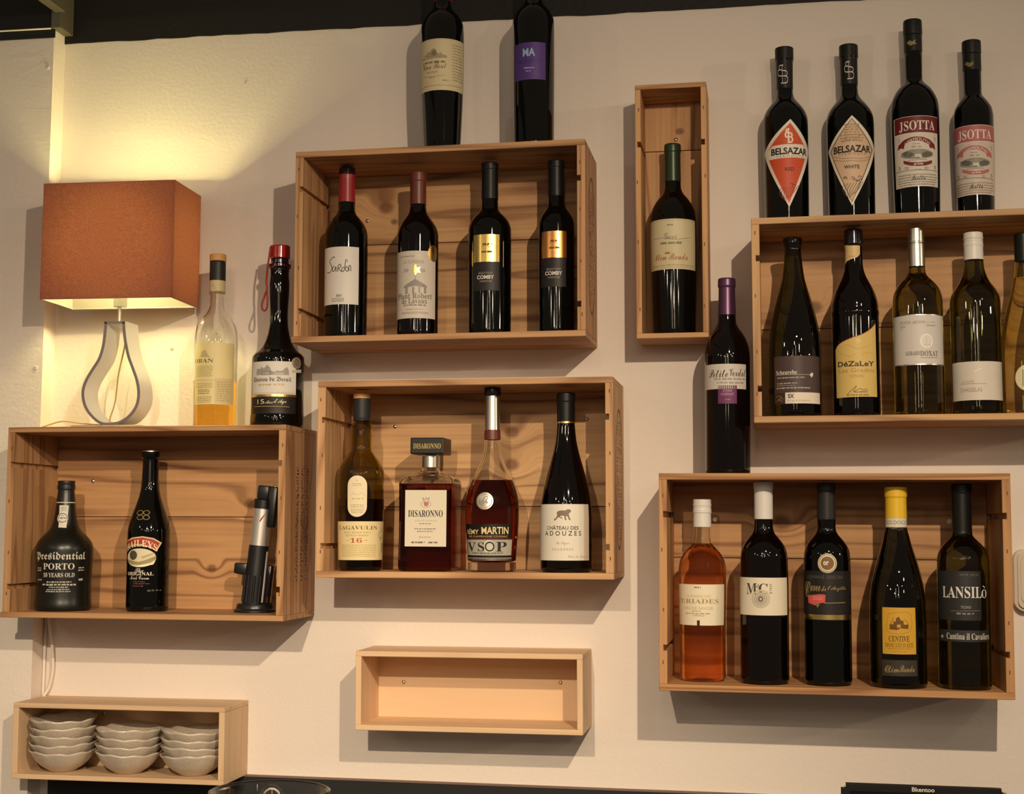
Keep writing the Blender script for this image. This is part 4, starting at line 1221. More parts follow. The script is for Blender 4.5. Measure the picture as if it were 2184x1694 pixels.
# ------------------------------------------------------------------ wooden crates
CR_LABEL = {
    'A': ('wine_crate', 'open pine wine crate at the lower left, with the lamp standing on it'),
    'B': ('wine_crate', 'open pine wine crate at top centre holding four dark wine bottles'),
    'C': ('wine_crate', 'open pine wine crate in the middle holding a square flask among four bottles'),
    'E': ('wine_crate', 'tall narrow wooden box hung upright around one wine bottle'),
    'F': ('wine_crate', 'open pine wine crate at the lower right holding five bottles, pink one first'),
    'G': ('wine_crate', 'open pine wine crate at the right edge with four vermouth bottles on top'),
    'D': ('wooden_box', 'empty pale wooden box shelf hung below the middle crate'),
    'H': ('wooden_box', 'pale wooden box shelf at the bottom left filled with stacked bowls'),
}
KNOTS = {
    'A': [(0.1358, 0.0341, 0.0105), (0.0639, -0.0837, 0.0085)],
    'B': [(-0.1317, 0.0979, 0.0125), (-0.1162, 0.0712, 0.006)],
    'C': [(0.0559, 0.0862, 0.0115), (0.0549, 0.029, 0.012), (-0.1666, -0.0862, 0.0065)],
    'G': [(-0.1694, 0.0421, 0.0125)],
    'F': [(-0.0757, 0.0963, 0.014)],
    'E': [(0.01, 0.16, 0.007)],
}
SCREWS = {'A': [(-0.1727, 0.0762), (0.1816, 0.0651)], 'B': [(-0.1668, 0.0746)], 'C': [(-0.158, 0.0988), (0.189, 0.1082)], 'E': [(0.0027, 0.1451)],
          'G': [(0.1652, 0.0804)], 'F': [(-0.1891, 0.1003), (0.1993, 0.0994)], 'D': [(-0.1395, 0.003), (0.1409, 0.0073)], 'H': [(-0.078, 0.0378)]}
TONE = {'A': ((188, 145, 102), (118, 76, 48)), 'B': ((198, 153, 110), (124, 80, 50)), 'C': ((206, 162, 117), (132, 88, 56)), 'E': ((202, 155, 107), (130, 84, 50)),
        'F': ((196, 148, 101), (124, 78, 46)), 'G': ((204, 162, 115), (130, 88, 56)), 'D': ((222, 189, 152), (190, 156, 120)), 'H': ((211, 180, 145), (176, 141, 107))}
edge_m = {}


def screw_obj(x, y, z, par, hollow):
    bm = bmesh.new()
    r = 0.0038
    if hollow:
        pr = [(0, 0), (0, r), (0.0022, r), (0.0022, r * 0.5), (0.0006, r * 0.42), (0.0006, 0)]
    else:
        pr = [(0, 0), (0, r * 0.9), (0.001, r * 0.88), (0.0022, r * 0.5), (0.0025, 0)]
    lathe(bm, pr, 18)
    bmesh.ops.rotate(bm, verts=bm.verts[:], cent=(0, 0, 0), matrix=Matrix.Rotation(PI / 2, 3, 'X'))
    bmesh.ops.translate(bm, verts=bm.verts[:], vec=(x, y, z))
    return from_bm('screw', bm, M['screw'], par, smooth=True, sharp=40)


def side_board(sgn, w, h, tt, ts, d, grooves, mat, par):
    """one end board; grooves = z centres of the divider slots on its inner face"""
    xo, xi = sgn * w / 2, sgn * (w / 2 - ts)
    zb, zt = -h / 2 + tt, h / 2 - tt
    gd, gh = 0.0062, 0.0095
    xg = xi + sgn * gd
    pts = [(xo, zb), (xo, zt), (xi, zt)]
    for gz in sorted(grooves, reverse=True):
        pts += [(xi, gz + gh / 2), (xg, gz + gh / 2), (xg, gz - gh / 2), (xi, gz - gh / 2)]
    pts += [(xi, zb)]
    bm = bmesh.new()
    prism(bm, pts, -d, -0.0005)
    bmesh.ops.recalc_face_normals(bm, faces=bm.faces[:])
    es = [e for e in bm.edges if all(abs(v.co.y + d) < 1e-6 for v in e.verts)]
    bmesh.ops.bevel(bm, geom=es, offset=0.0007, segments=1, affect='EDGES')
    return from_bm('side_board', bm, mat, par)


CRATE = {}
for key, (cx, cz, w, h, d, roll, tt, ts) in CRATES.items():
    nm, lab = CR_LABEL[key]
    t = thing(nm, lab, 'crate' if nm == 'wine_crate' else 'box shelf', (cx, 0, cz), (0, -roll, 0))
    CRATE[key] = t
    li, dk = TONE[key]
    pale = key in 'DH'
    mx = wood('pine_long_' + key, li, dk, 'x', 0.5 if pale else 0.9)
    mz = wood('pine_upright_' + key, li, dk, 'z', 0.45 if pale else 0.8)
    lb = {'B': (212, 166, 118), 'C': (216, 172, 123), 'A': (200, 152, 104), 'G': (206, 158, 109)}.get(key, li)
    mb = wood('pine_back_' + key, lb, dk, 'z' if key == 'E' else 'x', 0.35 if pale else 0.95, 7, KNOTS.get(key, ()))
    box_obj('top_board', (-w / 2, w / 2, -d, -0.0005, h / 2 - tt, h / 2), mx, t, 0.0009, 1)
    box_obj('bottom_board', (-w / 2 - (0.004 if key in 'AB' else 0), w / 2, -d, -0.0005, -h / 2, -h / 2 + tt), mx, t, 0.0009, 1)
    if key in 'ABCFG':
        gr = [h / 2 - 0.0665, h / 2 - 0.0665 - 0.2135]
    elif key == 'E':
        gr = [h / 2 - 0.1045]
    else:
        gr = []
    side_board(-1, w, h, tt, ts, d, gr, mz, t)
    side_board(1, w, h, tt, ts, d, gr, mz, t)
    xi = w / 2 - ts
    zb, zt = -h / 2 + tt, h / 2 - tt
    if pale:
        box_obj('back_board', (-xi, xi, -0.006, -0.0006, zb, zt), mb, t)
    else:
        zm = {'A': 0.010, 'B': 0.03, 'C': -0.055 + 0.01, 'E': 0.125, 'F': 0.035, 'G': 0.005}[key]
        g = 0.0006
        box_obj('back_board', (-xi, xi, -0.010, -0.0006, zb, zm - g), mb, t, 0.0006, 1)
        box_obj('back_board', (-xi, xi, -0.0102, -0.0006, zm + g, zt), mb, t, 0.0006, 1)
    yb = -0.006 if pale else -0.010
    for sx, sz in SCREWS[key]:
        screw_obj(sx, yb, sz, t, key in 'FG')
    if key in 'ABC':
        # burnt-in brand stamp on the right outer face, worn to illegible strokes
        bm = bmesh.new()
        rr = random.Random(ord(key))
        xs = w / 2 + 0.0004
        z = -h * 0.30
        while z < h * 0.30:
            for k in range(3):
                yc = -d * (0.30 + 0.16 * k) + rr.uniform(-0.004, 0.004)
                ln, th = rr.uniform(0.005, 0.013), rr.uniform(0.0012, 0.0028)
                an = rr.uniform(-0.5, 0.5)
                q = []
                for a, b in ((-1, -1), (1, -1), (1, 1), (-1, 1)):
                    yy = a * ln / 2 * math.cos(an) - b * th / 2 * math.sin(an)
                    zz = a * ln / 2 * math.sin(an) + b * th / 2 * math.cos(an)
                    q.append(bm.verts.new((xs, yc + yy, z + zz)))
                bm.faces.new(q)
            z += rr.uniform(0.004, 0.008)
        # an oval border round it
        for k in range(0 if key == 'A' else 40):
            a0, a1 = 2 * PI * k / 40, 2 * PI * (k + 1) / 40
            q = []
            for a, s in ((a0, 1), (a1, 1), (a1, 0.965), (a0, 0.965)):
                q.append(bm.verts.new((xs, -d * 0.48 + s * math.cos(a) * d * 0.32, s * math.sin(a) * h * 0.36)))
            bm.faces.new(q)
        bmesh.ops.recalc_face_normals(bm, faces=bm.faces[:])
        from_bm('brand_stamp', bm, pmat('burnt_stamp', hexc('6b4828' if key != 'A' else '4e321c'), 0.7), t)
    # nail heads on the front edges of the uprights
    if not pale:
        rr = random.Random(ord(key) + 5)
        stm = pmat('rusty_staple', hexc('5e4020'), 0.6)
        for sg in (-1, 1):
            for zc in (h * 0.40, h * 0.13, -h * 0.14, -h * 0.38):
                xx = sg * (w / 2 - ts / 2) + rr.uniform(-0.002, 0.002)
                zz = zc + rr.uniform(-0.01, 0.01)
                box_obj('staple', (xx - 0.0008, xx + 0.0008, -d - 0.0004, -d + 0.0004, zz - 0.003, zz + 0.003), stm, t)

# ------------------------------------------------------------------ labels printed on bottles
_text_cache = {}


STYLED = {'serif': (0x1D400, 0x1D41A, 0x1D7CE), 'script': (0x1D4D0, 0x1D4EA, 0), 'frak': (0x1D56C, 0x1D586, 0), 'it': (0x1D468, 0x1D482, 0)}


def styled(s):
    """'serif|Text' -> the same letters in the typeface's serif, script or blackletter forms"""
    if '|' not in s:
        return s
    mode, body = s.split('|', 1)
    cap, low, dig = STYLED[mode]
    out = ''
    for ch in ''.join(c for c in unicodedata.normalize('NFD', body) if not unicodedata.combining(c)):
        if 'A' <= ch <= 'Z':
            out += chr(cap + ord(ch) - 65)
        elif 'a' <= ch <= 'z':
            out += chr(low + ord(ch) - 97)
        elif ch.isdigit() and dig:
            out += chr(dig + ord(ch) - 48)
        else:
            out += ch
    return out


def text_polys(s, bold):
    k = (s, bold)
    if k not in _text_cache:
        c = bpy.data.curves.new('t', 'FONT')
        c.body = styled(s)
        c.offset = bold
        c.resolution_u = 3
        o = bpy.data.objects.new('t', c)
        COL.objects.link(o)
        me = bpy.data.meshes.new_from_object(o.evaluated_get(bpy.context.evaluated_depsgraph_get()))
        vs_ = [(v.co.x, v.co.y) for v in me.vertices]
        fs = [tuple(p.vertices) for p in me.polygons]
        bpy.data.objects.remove(o)
        bpy.data.curves.remove(c)
        bpy.data.meshes.remove(me)
        x0, x1 = min(v[0] for v in vs_), max(v[0] for v in vs_)
        y0, y1 = min(v[1] for v in vs_), max(v[1] for v in vs_)
        _text_cache[k] = ([((x - x0) / (x1 - x0), (y - y0) / (y1 - y0)) for x, y in vs_], fs)
    return _text_cache[k]


def label_mesh(name, els, surf, parent, ustep, vstep=0.006, seed=1, lift=0.0):
    """els in (u, v); surf(u, v, eps) -> point.  All printing of one label is one mesh."""
    bm = bmesh.new()
    mats, idx = [], {}
    lay = bm.verts.layers.float.new('lay')
    rr = random.Random(seed)

    def mi(c):
        if c not in idx:
            idx[c] = len(mats)
            mats.append(paper(c))
        return idx[c]

    def poly(pts, c, L):
        vs_ = []
        for p in pts:
            v = bm.verts.new((p[0], p[1], 0))
            v[lay] = L
            vs_.append(v)
        try:
            f = bm.faces.new(vs_)
        except ValueError:
            return
        f.material_index = mi(c)

    for L, e in enumerate(els):
        k, c, q = e[0], e[1], e[2]
        if k in 'RED' or k in ('O', 'T', 'TA', 'ST'):
            u0, u1, v0, v1 = q
            if v1 < v0:
                v0, v1 = v1, v0
            cu, cv, ru, rv = (u0 + u1) / 2, (v0 + v1) / 2, (u1 - u0) / 2, (v1 - v0) / 2
        if k == 'R':
            poly([(u0, v0), (u1, v0), (u1, v1), (u0, v1)], c, L)
        elif k == 'E':
            poly([(cu + ru * math.cos(a), cv + rv * math.sin(a)) for a in [2 * PI * i / 40 for i in range(40)]], c, L)
        elif k == 'ST':
            s_ = ru * surf.scale / 1.0
            pts = [(cu + ru * math.cos(a), v1 - s_ + s_ * math.sin(a)) for a in [PI * i / 20 for i in range(21)]]
            pts += [(cu + ru * math.cos(a), v0 + s_ + s_ * math.sin(a)) for a in [PI + PI * i / 20 for i in range(21)]]
            poly(pts, c, L)
        elif k == 'O':
            th = e[3]
            n = 40
            for i in range(n):
                a0, a1 = 2 * PI * i / n, 2 * PI * (i + 1) / n
                s_ = 1 - 2 * th
                poly([(cu + ru * math.cos(a0), cv + rv * math.sin(a0)), (cu + ru * math.cos(a1), cv + rv * math.sin(a1)),
                      (cu + s_ * ru * math.cos(a1), cv + s_ * rv * math.sin(a1)), (cu + s_ * ru * math.cos(a0), cv + s_ * rv * math.sin(a0))], c, L)
        elif k in ('T', 'TA'):
            bold = e[4] if (k == 'T' and len(e) > 4) else 0.0
            bend = e[4] if k == 'TA' else 0.0
            vs_, fs = text_polys(e[3], bold)
            vv = []
            for x, y in vs_:
                uu, v_ = u0 + x * (u1 - u0), v0 + y * (v1 - v0)
                if bend:
                    v_ += 4 * bend * ((x - 0.5) ** 2) * (v1 - v0) / 0.6
                v = bm.verts.new((uu, v_, 0))
                v[lay] = L
                vv.append(v)
            for f in fs:
                try:
                    g = bm.faces.new([vv[i] for i in f])
                    g.material_index = mi(c)
                except ValueError:
                    pass
        elif k == 'D':
            n = e[3]
            rows = n
            lh = (v1 - v0) / (rows + 0.6 * (rows - 1)) if rows > 1 else (v1 - v0)
            for i in range(rows):
                vt = v1 - i * lh * 1.6
                short = rr.uniform(0, 0.06)
                x = u0 + (u1 - u0) * short
                end = u1 - (u1 - u0) * short
                while x < end:
                    ch = lh / surf.scale
                    wd = ch * rr.uniform(0.9, 2.6)
                    x2 = min(x + wd, end)
                    y0_ = vt - lh * rr.uniform(0.75, 1.0)
                    poly([(x, y0_), (x2, y0_), (x2, vt - lh * rr.uniform(0, .2)), (x, vt - lh * rr.uniform(0, .2))], c, L)
                    x = x2 + ch * rr.uniform(0.3, 0.7)
        elif k == 'P':
            poly(q, c, L)
        elif k == 'S':
            wd = e[3]
            pts = [Vector((p[0] * surf.scale, p[1], 0)) for p in q]
            if len(pts) > 2:
                pts = catmull(pts, 5)
            le, ri = [], []
            for i, p in enumerate(pts):
                a = pts[max(i - 1, 0)]
                b = pts[min(i + 1, len(pts) - 1)]
                t = (b - a)
                if t.length < 1e-9:
                    t = Vector((1, 0, 0))
                t.normalize()
                nn = Vector((-t.y, t.x, 0)) * wd / 2
                le.append(p + nn)
                ri.append(p - nn)
            for i in range(len(pts) - 1):
                poly([(v.x / surf.scale, v.y) for v in (le[i], le[i + 1], ri[i + 1], ri[i])], c, L)
    us = [v.co.x for v in bm.verts]
    vs_ = [v.co.y for v in bm.verts]
    big = [f for f in bm.faces if len(f.verts) > 4]
    if big:
        bmesh.ops.triangulate(bm, faces=big)

    def cuts(lo, hi, step, axis):
        n = int(math.ceil((hi - lo) / step))
        for i in range(1, n):
            p = [0, 0, 0]
            p[axis] = lo + (hi - lo) * i / n + 1e-7
            nrm = [0, 0, 0]
            nrm[axis] = 1
            bmesh.ops.bisect_plane(bm, geom=bm.verts[:] + bm.edges[:] + bm.faces[:], dist=1e-8, plane_co=p, plane_no=nrm)
    cuts(min(us), max(us), ustep, 0)
    if vstep:
        cuts(min(vs_), max(vs_), vstep, 1)
    for v in bm.verts:
        v.co = surf(v.co.x, v.co.y, 0.00018 + lift + 0.00003 * v[lay])
    bm.normal_update()
    for f in bm.faces:
        if f.normal.dot(surf.out(f.calc_center_median())) < 0:
            f.normal_flip()
    return from_bm(name, bm, mats, parent)


class Round:
    def __init__(self, rf, rmax):
        self.rf, self.scale = rf, rmax

    def __call__(self, th, z, eps):
        r = self.rf(z) + eps
        return Vector((r * math.sin(th), -r * math.cos(th), z))

    def out(self, c):
        return Vector((c.x, c.y, 0))


class Flat:
    scale = 1.0

    def __init__(self, y, ox=0, oz=0):
        self.y, self.ox, self.oz = y, ox, oz

    def __call__(self, u, v, eps):
        return Vector((self.ox + u, self.y - eps, self.oz + v))

    def out(self, c):
        return Vector((0, -1, 0))


# ------------------------------------------------------------------ bottles
RISE = 'bottles standing in the crates'
# key: (object name, category, label, group, glass, liquid, [capsule (name, material)])
STYLE = {
    'sardon': ('wine_bottle', 'dark wine bottle with red and black capsule and plain white handwritten label', 'wine', None, [('cap_top', 'black_gloss'), ('capsule', 'red_cap')]),
    'lavaux': ('wine_bottle', 'dark wine bottle with brown-red wax top and pale grey label showing a pavilion', 'wine_red', None, [('wax_seal', 'brown_wax')]),
    'comby_gold': ('wine_bottle', 'dark wine bottle with a square gold foil label above a black one', 'wine', None, [('capsule', 'black_cap')]),
    'comby_orange': ('wine_bottle', 'slim dark wine bottle with an orange copper foil label above a black one', 'wine', None, [('capsule', 'black_cap')]),
    'lagavulin': ('whisky_bottle', 'olive glass whisky bottle with orange-topped black stopper and cream label reading 16', 'olive_glass', 'dark_amber', [('stopper', 'cork'), ('capsule', 'slate_cap')]),
    'remy': ('cognac_bottle', 'curvy clear cognac bottle with silver neck foil, round seal and red-brown spirit', 'clear_glass', 'cognac', [('stopper', 'black_gloss'), ('neck_foil', 'silver_cap'), ('neck_band', 'brown_wax')]),
    'adouzes': ('wine_bottle', 'dark sloping-shouldered wine bottle with a big cat drawn on its white label', 'wine_red', None, [('capsule', 'black_cap'), ('gold_ring', 'gold_ring')]),
    'porto': ('port_bottle', 'squat matte black port bottle with white blackletter print and a paper neck seal', 'matte_black', None, [('stopper', 'black_plastic'), ('capsule', 'black_plastic')]),
    'baileys': ('liqueur_bottle', 'black liqueur bottle with arched red banner over a pale landscape oval', 'wine', None, [('cap_rim', 'silver_cap'), ('lip', 'wine')]),
    'scheurebe': ('wine_bottle', 'dark green sloping wine bottle with brown label and white sticker strip', 'deep_green', None, [('lip', 'deep_green')]),
    'dezaley': ('wine_bottle', 'black wine bottle with a curved yellow label and cream neck label', 'wine_red', None, [('capsule', 'black_gloss')]),
    'doxat': ('wine_bottle', 'yellow-green wine bottle with silver capsule and pale grey label', 'yellow_glass', None, [('capsule', 'silver_cap')]),
    'chasselas': ('wine_bottle', 'green wine bottle with white screw cap and low whitish label', 'green_glass', None, [('screw_cap', 'white_cap')]),
    'edge': ('wine_bottle', 'pale olive glass bottle with round cream label cut off by the right edge', 'pale_olive', 'pale_olive', [('capsule', 'black_cap')]),
    'belsazar_red': ('vermouth_bottle', 'black vermouth bottle with an orange-red diamond label', 'wine', None, [('cap_top', 'black_cap'), ('capsule', 'black_cap')]),
    'belsazar_white': ('vermouth_bottle', 'black vermouth bottle with a beige diamond label', 'wine', None, [('cap_top', 'black_cap'), ('capsule', 'black_cap')]),
    'isotta_red': ('vermouth_bottle', 'tallest black vermouth bottle with dark red banner on a cream label', 'wine', None, [('cap_top', 'black_cap'), ('capsule', 'black_cap')]),
    'isotta_rose': ('vermouth_bottle', 'small slim vermouth bottle with pink banner label, last on the right crate', 'wine', None, [('cap_top', 'black_cap'), ('capsule', 'black_cap')]),
    'bonanza': ('wine_bottle', 'large dark wine bottle with green capsule and cream label inside the tall narrow box', 'wine', None, [('capsule', 'green_cap')]),
    'petite': ('wine_bottle', 'dark wine bottle with purple capsule and small purple square label hanging below white', 'wine_red', None, [('capsule', 'purple_cap')]),
    'rose': ('wine_bottle', 'clear bottle of orange-pink rose wine with white screw cap', 'clear_glass', 'rose', [('screw_cap', 'white_cap')]),
    'mcc': ('wine_bottle', 'dark red wine bottle with white capsule and wide cream label, beside the pink one', 'wine_red', None, [('capsule', 'white_cap')]),
    'ravenna': ('wine_bottle', 'dark wine bottle with round medal sticker above a black label with a pink patch', 'wine', None, [('capsule', 'slate_cap')]),
    'centive': ('wine_bottle', 'dark green sloping bottle with yellow capsule and square yellow label', 'deep_green', None, [('capsule', 'yellow_cap')]),
    'lansilo': ('wine_bottle', 'green wine bottle with black capsule and dark grey label in white capitals', 'green_glass', None, [('capsule', 'black_cap')]),
    'rioja': ('wine_bottle', 'dark wine bottle with cream castle label, on top of the top centre crate', 'wine', None, [('capsule', 'red_cap')]),
    'ma': ('wine_bottle', 'dark wine bottle with a square purple label, on top of the top centre crate', 'wine', None, [('capsule', 'black_cap')]),
    'oban': ('whisky_bottle', 'clear whisky bottle a quarter full of amber spirit, standing next to the lamp', 'clear_glass', 'amber', [('stopper', 'cork'), ('capsule', 'slate_cap')]),
    'breuil': ('spirits_bottle', 'long-necked black bottle with red wax top, red cord and castle label', 'wine', None, [('wax_seal', 'red_wax'), ('lip', 'black_gloss')]),
}
BOT_OBJ = {}
for key, B in BOTTLES.items():
    nm, lab, glass, liq, caps = STYLE[key]
    cat = {'wine_bottle': 'wine bottle'}.get(nm, nm.replace('_', ' '))
    t = thing(nm, lab, cat, B['loc'], (0, -B['roll'], 0))
    BOT_OBJ[key] = t
    zs = [p[0] for p in B['prof']]
    rs = [p[1] for p in B['prof']]
    rf = pchip(zs, rs)
    H, R = zs[-1], max(rs)
    z1 = zs[0]
    rb = rf(0.008)

    def side(za, zb_, n=None, off=0.0):
        n = n or max(3, int((zb_ - za) / 0.0035))
        return [(za + (zb_ - za) * i / n, rf(za + (zb_ - za) * i / n) + off) for i in range(n + 1)]
    base = [(0.006, 0.0), (0.0045, rb * 0.45), (0.0, rb * 0.72), (0.0, rb * 0.86), (0.0012, rb * 0.955), (0.0045, rb * 0.995)]
    captop = min([c[1] for c in B['caps']] or [H])
    glass_top = H - 0.004 if caps else H
    if liq is None:
        pr = base + side(0.008, glass_top) + [(glass_top, 0.0)]
        lathe_obj('glass', pr, M[glass], t)
    else:
        zl = B['liq']
        if key in ('remy',):
            # thick clear foot under the spirit
            lathe_obj('foot', [(0, 0), (0, rb * 0.86), (0.002, rb * 0.98)] + side(0.004, 0.015) + [(0.0155, rf(0.0155) * 0.9), (0.0158, 0)], M['clear_glass'], t)
            lathe_obj('liquid', [(0.0162, 0), (0.0164, rf(0.0164) * 0.9)] + side(0.018, zl) + [(zl, 0)], M[liq], t)
        else:
            lathe_obj('liquid', base + side(0.008, zl) + [(zl, 0)], M[liq], t)
        tk = 0.0028
        outer = side(zl + 0.0003, glass_top)
        inner = [(z, max(r - tk, 0.004)) for z, r in outer][::-1]
        pr = outer + inner
        bm = bmesh.new()
        lathe(bm, pr + [pr[0]], 72)
        bmesh.ops.remove_doubles(bm, verts=bm.verts[:], dist=1e-6)
        bmesh.ops.recalc_face_normals(bm, faces=bm.faces[:])
        from_bm('glass', bm, M[glass], t, smooth=True, sharp=50)
    for (cn, cm), (zt_, zb_) in zip(caps, B['caps']):
        zt2 = min(zt_, H)
        off = 0.0005
        pr = [(zb_, rf(zb_) - 0.0006)] + side(zb_, zt2 - 0.0012, max(8, int((zt2 - zb_) / 0.0012)), off)
        pr += [(zt2 - 0.0003, rf(zt2 - 0.0012) + off - 0.0004), (zt2 + 0.0002, rf(zt2 - 0.0012) + off - 0.0013), (zt2 + 0.0003, 0)]
        o = lathe_obj(cn, pr, M[cm], t, 48, 35)
    surf = Round(rf, R)
    for i, (ln, els) in enumerate(ART.get(key, ())):
        label_mesh(ln, els, surf, t, 0.09, 0.006 if key not in ('sardon',) else 0.02, seed=i + 3, lift=0.0007 if ln.startswith('capsule') else 0.0)

# extra parts of single bottles
P = BOT_OBJ['porto']
lathe_obj('neck_band', [(0.1905, 0.0161), (0.1905, 0.0170), (0.1923, 0.0168), (0.1923, 0.0160)], paper('cfc9bb'), P, 48)


def screw_rings(key, levels):
    B = BOTTLES[key]
    for z in levels:
        rf = pchip([p[0] for p in B['prof']], [p[1] for p in B['prof']])
        r = rf(z) + 0.0006
        lathe_obj('cap_ridge', [(z - 0.0012, r - 0.0004), (z - 0.0006, r + 0.0005), (z + 0.0006, r + 0.0005), (z + 0.0012, r - 0.0004)], M['white_cap'], BOT_OBJ[key], 48)


for key in ('rose', 'chasselas'):
    zt_ = BOTTLES[key]['caps'][0][0]
    screw_rings(key, (zt_ - 0.0095, zt_ - 0.0135, zt_ - 0.0215))
# red cord of the long-necked bottle: looped round the lip and hanging down the left side
bx = BOT_OBJ['breuil']
zt_ = BOTTLES['breuil']['prof'][-1][0]
bm = bmesh.new()
rk = 0.0185
ring = [(rk * math.sin(a) * 1.0, -rk * math.cos(a), zt_ - 0.038 + 0.002 * math.sin(3 * a)) for a in [2 * PI * i / 28 for i in range(28)]]
tube(bm, ring, 0.0015, 8, closed=True)
tube(bm, catmull([(-0.012, -0.017, zt_ - 0.004), (-0.0135, -0.0185, zt_ - 0.02), (-0.016, -0.0175, zt_ - 0.036), (-0.0195, -0.012, zt_ - 0.052), (-0.0215, -0.009, zt_ - 0.066), (-0.0195, -0.0105, zt_ - 0.078),
                  (-0.0245, -0.009, zt_ - 0.092), (-0.029, -0.009, zt_ - 0.106), (-0.0275, -0.0095, zt_ - 0.115), (-0.022, -0.010, zt_ - 0.117), (-0.018, -0.0115, zt_ - 0.108), (-0.0185, -0.0115, zt_ - 0.09), (-0.0195, -0.011, zt_ - 0.078)], 6), 0.0017, 8)
from_bm('red_cord', bm, pmat('red_cord', (0.33, 0.02, 0.02), 0.6), bx, smooth=True)

# ------------------------------------------------------------------ square amaretto flask
FX, FY = -0.1230, -0.100
fz = CRATES['C'][1] - CRATES['C'][3] / 2 + CRATES['C'][6] + (FX - CRATES['C'][0]) * math.tan(CRATES['C'][5]) + 0.0003
fl = thing('amaretto_bottle', 'square flask of dark red liqueur with flat black square stopper', 'liqueur bottle', (FX, FY, fz))


def rsq(half, r, n=7):
    pts = []
    for cx_, cy_, a0 in ((1, 1, 0), (-1, 1, PI / 2), (-1, -1, PI), (1, -1, 1.5 * PI)):
        for i in range(n + 1):
            a = a0 + PI / 2 * i / n
            pts.append((cx_ * (half - r) + r * math.cos(a), cy_ * (half - r) + r * math.sin(a)))
    return pts


def loft(bm, secs):
    rings = []
    for z, half, r in secs:
        rings.append([bm.verts.new((x, y, z)) for x, y in rsq(half, r)])
    for a, b in zip(rings, rings[1:]):
        n = len(a)
        for i in range(n):
            bm.faces.new([a[i], a[(i + 1) % n], b[(i + 1) % n], b[i]])
    bm.faces.new(rings[0][::-1])
    bm.faces.new(rings[-1])
    bmesh.ops.recalc_face_normals(bm, faces=bm.faces[:])


HB = 0.0465
bm = bmesh.new()
loft(bm, [(0, HB * 0.93, 0.012), (0.002, HB * 0.985, 0.012), (0.008, HB, 0.012), (0.02, HB, 0.012), (0.06, HB * 0.985, 0.012), (0.10, HB * 0.985, 0.012), (0.135, HB * 0.995, 0.012), (0.1475, HB, 0.012)])
am = M['amaretto']
noise_bump(am, 130, 0.25, 0.0015, 3)
from_bm('liquid', bm, am, fl, smooth=True, sharp=50)
bm = bmesh.new()
so = [(0.1479, HB, 0.012), (0.153, HB * 0.99, 0.013), (0.158, HB * 0.93, 0.016), (0.1615, HB * 0.78, 0.020), (0.1645, HB * 0.58, 0.019), (0.168, HB * 0.40, 0.0165), (0.172, 0.0155, 0.0153), (0.178, 0.0150, 0.0149), (0.199, 0.0150, 0.0149)]
rings = []
for z, half, r in so + [(z - (0.0015 if k < 6 else 0), half - 0.0028, max(r - 0.0028, 0.006)) for k, (z, half, r) in list(enumerate(so))[::-1]]:
    rings.append([bm.verts.new((x, y, z)) for x, y in rsq(half, min(r, half * 0.995))])
rings.append(rings[0])
for a, b in zip(rings, rings[1:]):
    n = len(a)
    for i in range(n):
        bm.faces.new([a[i], a[(i + 1) % n], b[(i + 1) % n], b[i]])
bmesh.ops.recalc_face_normals(bm, faces=bm.faces[:])
from_bm('glass', bm, M['clear_glass'], fl, smooth=True, sharp=50)
lathe_obj('neck_foil', [(0.1765, 0.0150), (0.1765, 0.0158), (0.1960, 0.0158), (0.1960, 0.0150)], M['silver_cap'], fl, 40)
cp = box_obj('stopper', (-0.0295, 0.0295, -0.0295, 0.0295, 0.1985, 0.2265), M['black_plastic'], fl, 0.002, 2)
gold_m = paper('gold')
label_mesh('stopper_print', [('T', 'gold', (-0.024, 0.024, 0.2075, 0.2165), 'serif|DISARONNO')], Flat(-0.0295), cp, 10, 0)
px = 0.0001535
LX = lambda x: (x - 386) * px * 1.02
LZ = lambda y: (1600 - y) * px
LB = lambda a, b, c, d: (LX(a), LX(b), LZ(d), LZ(c))
label_mesh('label', [('R', 'd9cfba', LB(178, 635, 710, 1328)), ('P', 'b5776a', [(LX(x), LZ(y)) for x, y in ((385, 840), (400, 835), (415, 842), (432, 835), (440, 855), (432, 880), (412, 892), (392, 882), (382, 860))]),
                     ('O', 'a9998c', LB(350, 465, 825, 905), .06), ('S', 'a9998c', [(LX(385), LZ(830)), (LX(372), LZ(795)), (LX(395), LZ(815)), (LX(410), LZ(790)), (LX(425), LZ(815)), (LX(440), LZ(792)), (LX(438), LZ(828))], 0.0012),
                     ('T', '2a2320', LB(212, 595, 930, 1005), 'serif|DISARONNO'), ('T', '9a8e80', LB(288, 525, 1035, 1055), 'O R I G I N A L E'), ('D', '9a8e80', LB(335, 470, 1072, 1084), 1),
                     ('D', '8d8275', LB(285, 525, 1128, 1142), 1), ('D', '8d8275', LB(315, 487, 1156, 1168), 1), ('D', 'b0a596', LB(330, 470, 1218, 1232), 1), ('D', '7d7368', LB(250, 400, 1272, 1295), 1), ('D', '7d7368', LB(435, 550, 1272, 1295), 1)],
           Flat(-HB - 0.0002), fl, 10, 0)

# ------------------------------------------------------------------ wine opener leaning in the lower left crate
az = CRATES['A'][1] - CRATES['A'][3] / 2 + CRATES['A'][6]
ox_ = -0.443
oz_ = az + (ox_ - CRATES['A'][0]) * math.tan(CRATES['A'][5]) + 0.0004
op = thing('wine_opener', 'black and silver lever wine opener leaning in the right end of the lower left crate', 'wine opener', (ox_, -0.075, oz_))
LEAN = math.radians(5.2)


def lean(bm):
    bmesh.ops.rotate(bm, verts=bm.verts[:], cent=(0, 0, 0.0), matrix=Matrix.Rotation(LEAN, 3, 'Y'))


